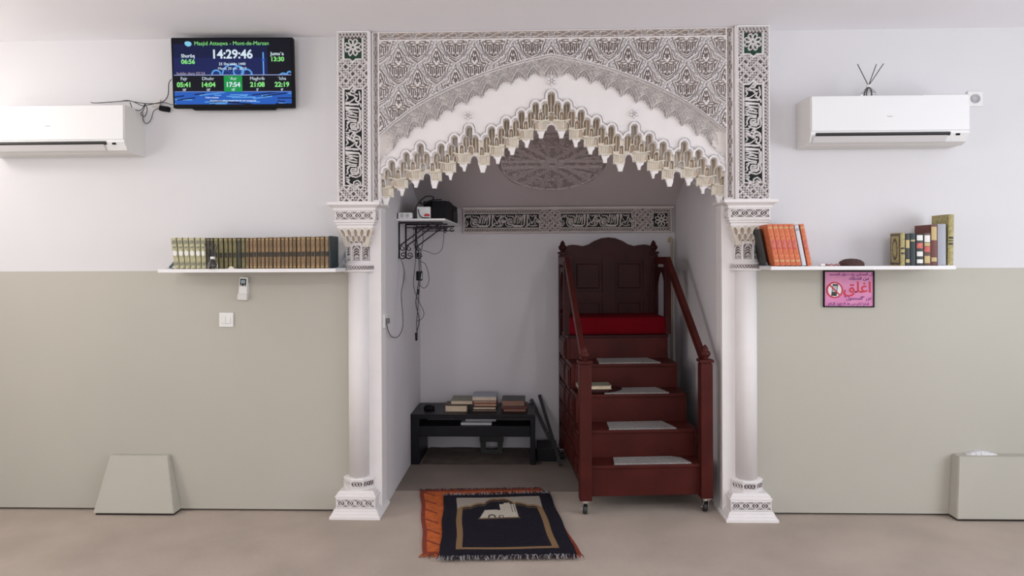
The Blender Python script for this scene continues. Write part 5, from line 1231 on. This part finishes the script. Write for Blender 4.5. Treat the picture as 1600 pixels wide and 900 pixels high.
# ------------------------------------------------------------------ prayer rugs
M['rugblack'] = mat('black_rug_pile', (.014, .013, .022), .95, noise=.35, nscale=60, bump=.4, bscale=300, spec=.15)
M['ruggold'] = mat('gold_brown_weave', (.23, .135, .06), .9, noise=.2, nscale=120); M['ruggrey'] = mat('grey_weave', (.33, .29, .25), .9, noise=.15, nscale=150)
M['rugpic'] = mat('cream_woven_picture', (.55, .50, .42), .9, noise=.2, nscale=90); M['rugpicd'] = mat('dark_woven_detail', (.06, .05, .04), .9)
M['rugorange'] = mat('orange_velvet', (.62, .13, .02), .8, noise=.3, nscale=25, bump=.5, bscale=200); M['rugred'] = mat('rust_red_velvet', (.25, .035, .015), .85, noise=.3, nscale=40)
M['fringew'] = mat('grey_white_fringe', (.27, .265, .28), .9); M['fringed'] = mat('dark_fringe', (.03, .02, .03), .9); M['fringer'] = mat('rust_fringe', (.20, .045, .025), .9)
def rug(name, corners, zb, label, paint, mats_, fr_a, fr_b, th_=.008):
    tl_, tr_, br_, bl_ = [Vector((q.x, q.y)) for q in corners]
    t = empty(name, (0, 0, 0), label=label, cat='prayer rug')
    c = Cv(0, 1, 0, 1.5, .006); U = c.X; V = c.Z / 1.5
    MI = paint(U, V); 
    wob = .0015 * np.sin(U * 9 + V * 4) + .002 * np.sin(V * 11 + 1)
    def ax(Vv):
        u = Vv[:, 0]; v = Vv[:, 2] / 1.5; e = .003 * np.sin(v * 15) * (2 * u - 1)
        x = (1 - v) * ((1 - u) * bl_.x + u * br_.x) + v * ((1 - u) * tl_.x + u * tr_.x) + e
        y = (1 - v) * ((1 - u) * bl_.y + u * br_.y) + v * ((1 - u) * tl_.y + u * tr_.y) + .010 * np.sin(u * 3.1) * (v < .5) * 0
        return np.stack([x, y, zb - Vv[:, 1] ], 1)
    c.H = th_ + np.abs(wob) * (.3 if zb < .01 else 1)
    c.mesh('pile', mats_, 0, t, mi=MI, back=0, axis=ax)
    r_ = np.random.RandomState(len(name))
    for (pa, pb, out, mm, n_, lab) in ((tl_, tr_, 1, fr_a, 150, 'far'), (bl_, br_, -1, fr_b, 190, 'near')):
        b = MB(); nrm = Vector((-(pb - pa).y, (pb - pa).x)).normalized() * out
        for k in range(n_):
            s_ = (k + r_.rand()) / n_; p_ = pa.lerp(pb, s_); L_ = .018 + r_.rand() * .020; dv = nrm * L_ + Vector(((r_.rand() - .5) * .04, 0))
            b.cur = int(r_.rand() > .55)
            z_ = zb + .003 + r_.rand() * (.002 if zb < .01 else .006)
            b.tube([(p_.x - nrm.x * .005, p_.y - nrm.y * .005, z_), (p_.x + dv.x * .5, p_.y + dv.y * .5, z_ + (.002 + .002 * r_.rand() if zb < .01 else .003 + .006 * r_.rand())), (p_.x + dv.x, p_.y + dv.y, zb + .0025)], .0021, 4)
        b.build('fringe', mm, t)['kind'] = 'stuff'
    return t
def p_or(U, V):
    m_ = np.zeros(U.shape, int); m_ = np.where((U < .028) | (U > .97) | (V > .965) | (V < .03), 1, m_)
    q = np.sin(U * 60) * np.sin(V * 47) + .5 * np.sin(U * 31 + V * 70); m_ = np.where((U < .12) & (np.sin(V * 40 + U * 30) > .9), 1, m_); return m_
def p_bl(U, V):
    m_ = np.zeros(U.shape, int)
    top = .845 - .13 * np.clip(np.abs(U - .5) / .38, 0, 1) ** 1.35 + .022 * np.abs(np.sin((U - .5) * 24))
    top2 = np.where(np.abs(U - .5) < .13, top + .045 * np.sqrt(np.clip(1 - ((U - .5) / .13) ** 2, 0, 1)), top)
    inn = (U > .115) & (U < .885)
    m_ = np.where(inn & (V > top2 + .012) & (V < .935), 2, m_)
    m_ = np.where(inn & (np.abs(V - top2) < .014), 1, m_)
    m_ = np.where(inn & (V < top2 - .034) & (V > top2 - .040), 1, m_)
    m_ = np.where((((U > .115) & (U < .165)) | ((U > .835) & (U < .885))) & (V < top2) & (V > .10), 1, m_)
    m_ = np.where((U > .115) & (U < .885) & (V > .085) & (V < .115), 1, m_)
    # woven building
    pic = (U > .315) & (U < .645) & (V > .56) & (V < .695 + .02 * np.sin(U * 20)); pic &= (U > .315 + (V - .56) * .35)
    pic |= (U > .50) & (U < .645) & (V > .60) & (V < .80); pic &= ~((V > .70) & (U < .50)); pic |= (U > .54) & (U < .60) & (V > .56) & (V < .825)
    m_ = np.where(pic, 3, m_)
    for cx_, r_ in ((.42, .035), (.50, .022)): m_ = np.where(pic & (np.hypot((U - cx_), (V - .575) * .8) < r_) & (np.hypot((U - cx_), (V - .575) * .8) > r_ * .55), 4, m_)
    m_ = np.where(pic & (np.abs(np.sin(U * 130)) < .25) & (V > .64) & (U > .5), 4, m_)
    m_ = np.where((U > .305) & (U < .655) & (np.abs(V - .553) < .006), 1, m_); return m_
rug('orange_prayer_rug', [atz(657, 768), atz(846, 765), atz(908, 868), atz(661, 868)], 0.001, 'orange and rust velvet prayer rug lying mostly under the black one', p_or, [M['rugorange'], M['rugred']], [M['fringer'], M['fringed']], [M['rugorange'], M['fringer']], th_=.005)
rug('black_prayer_rug', [atz(694, 775, .014), atz(858, 771, .014), atz(901, 868, .014), atz(687, 871, .014)], 0.0115, 'black prayer rug with gold arch border and woven building, on top of the orange one', p_bl, [M['rugblack'], M['ruggold'], M['ruggrey'], M['rugpic'], M['rugpicd']], [M['fringed'], M['fringew']], [M['fringed'], M['fringew']], th_=.005)
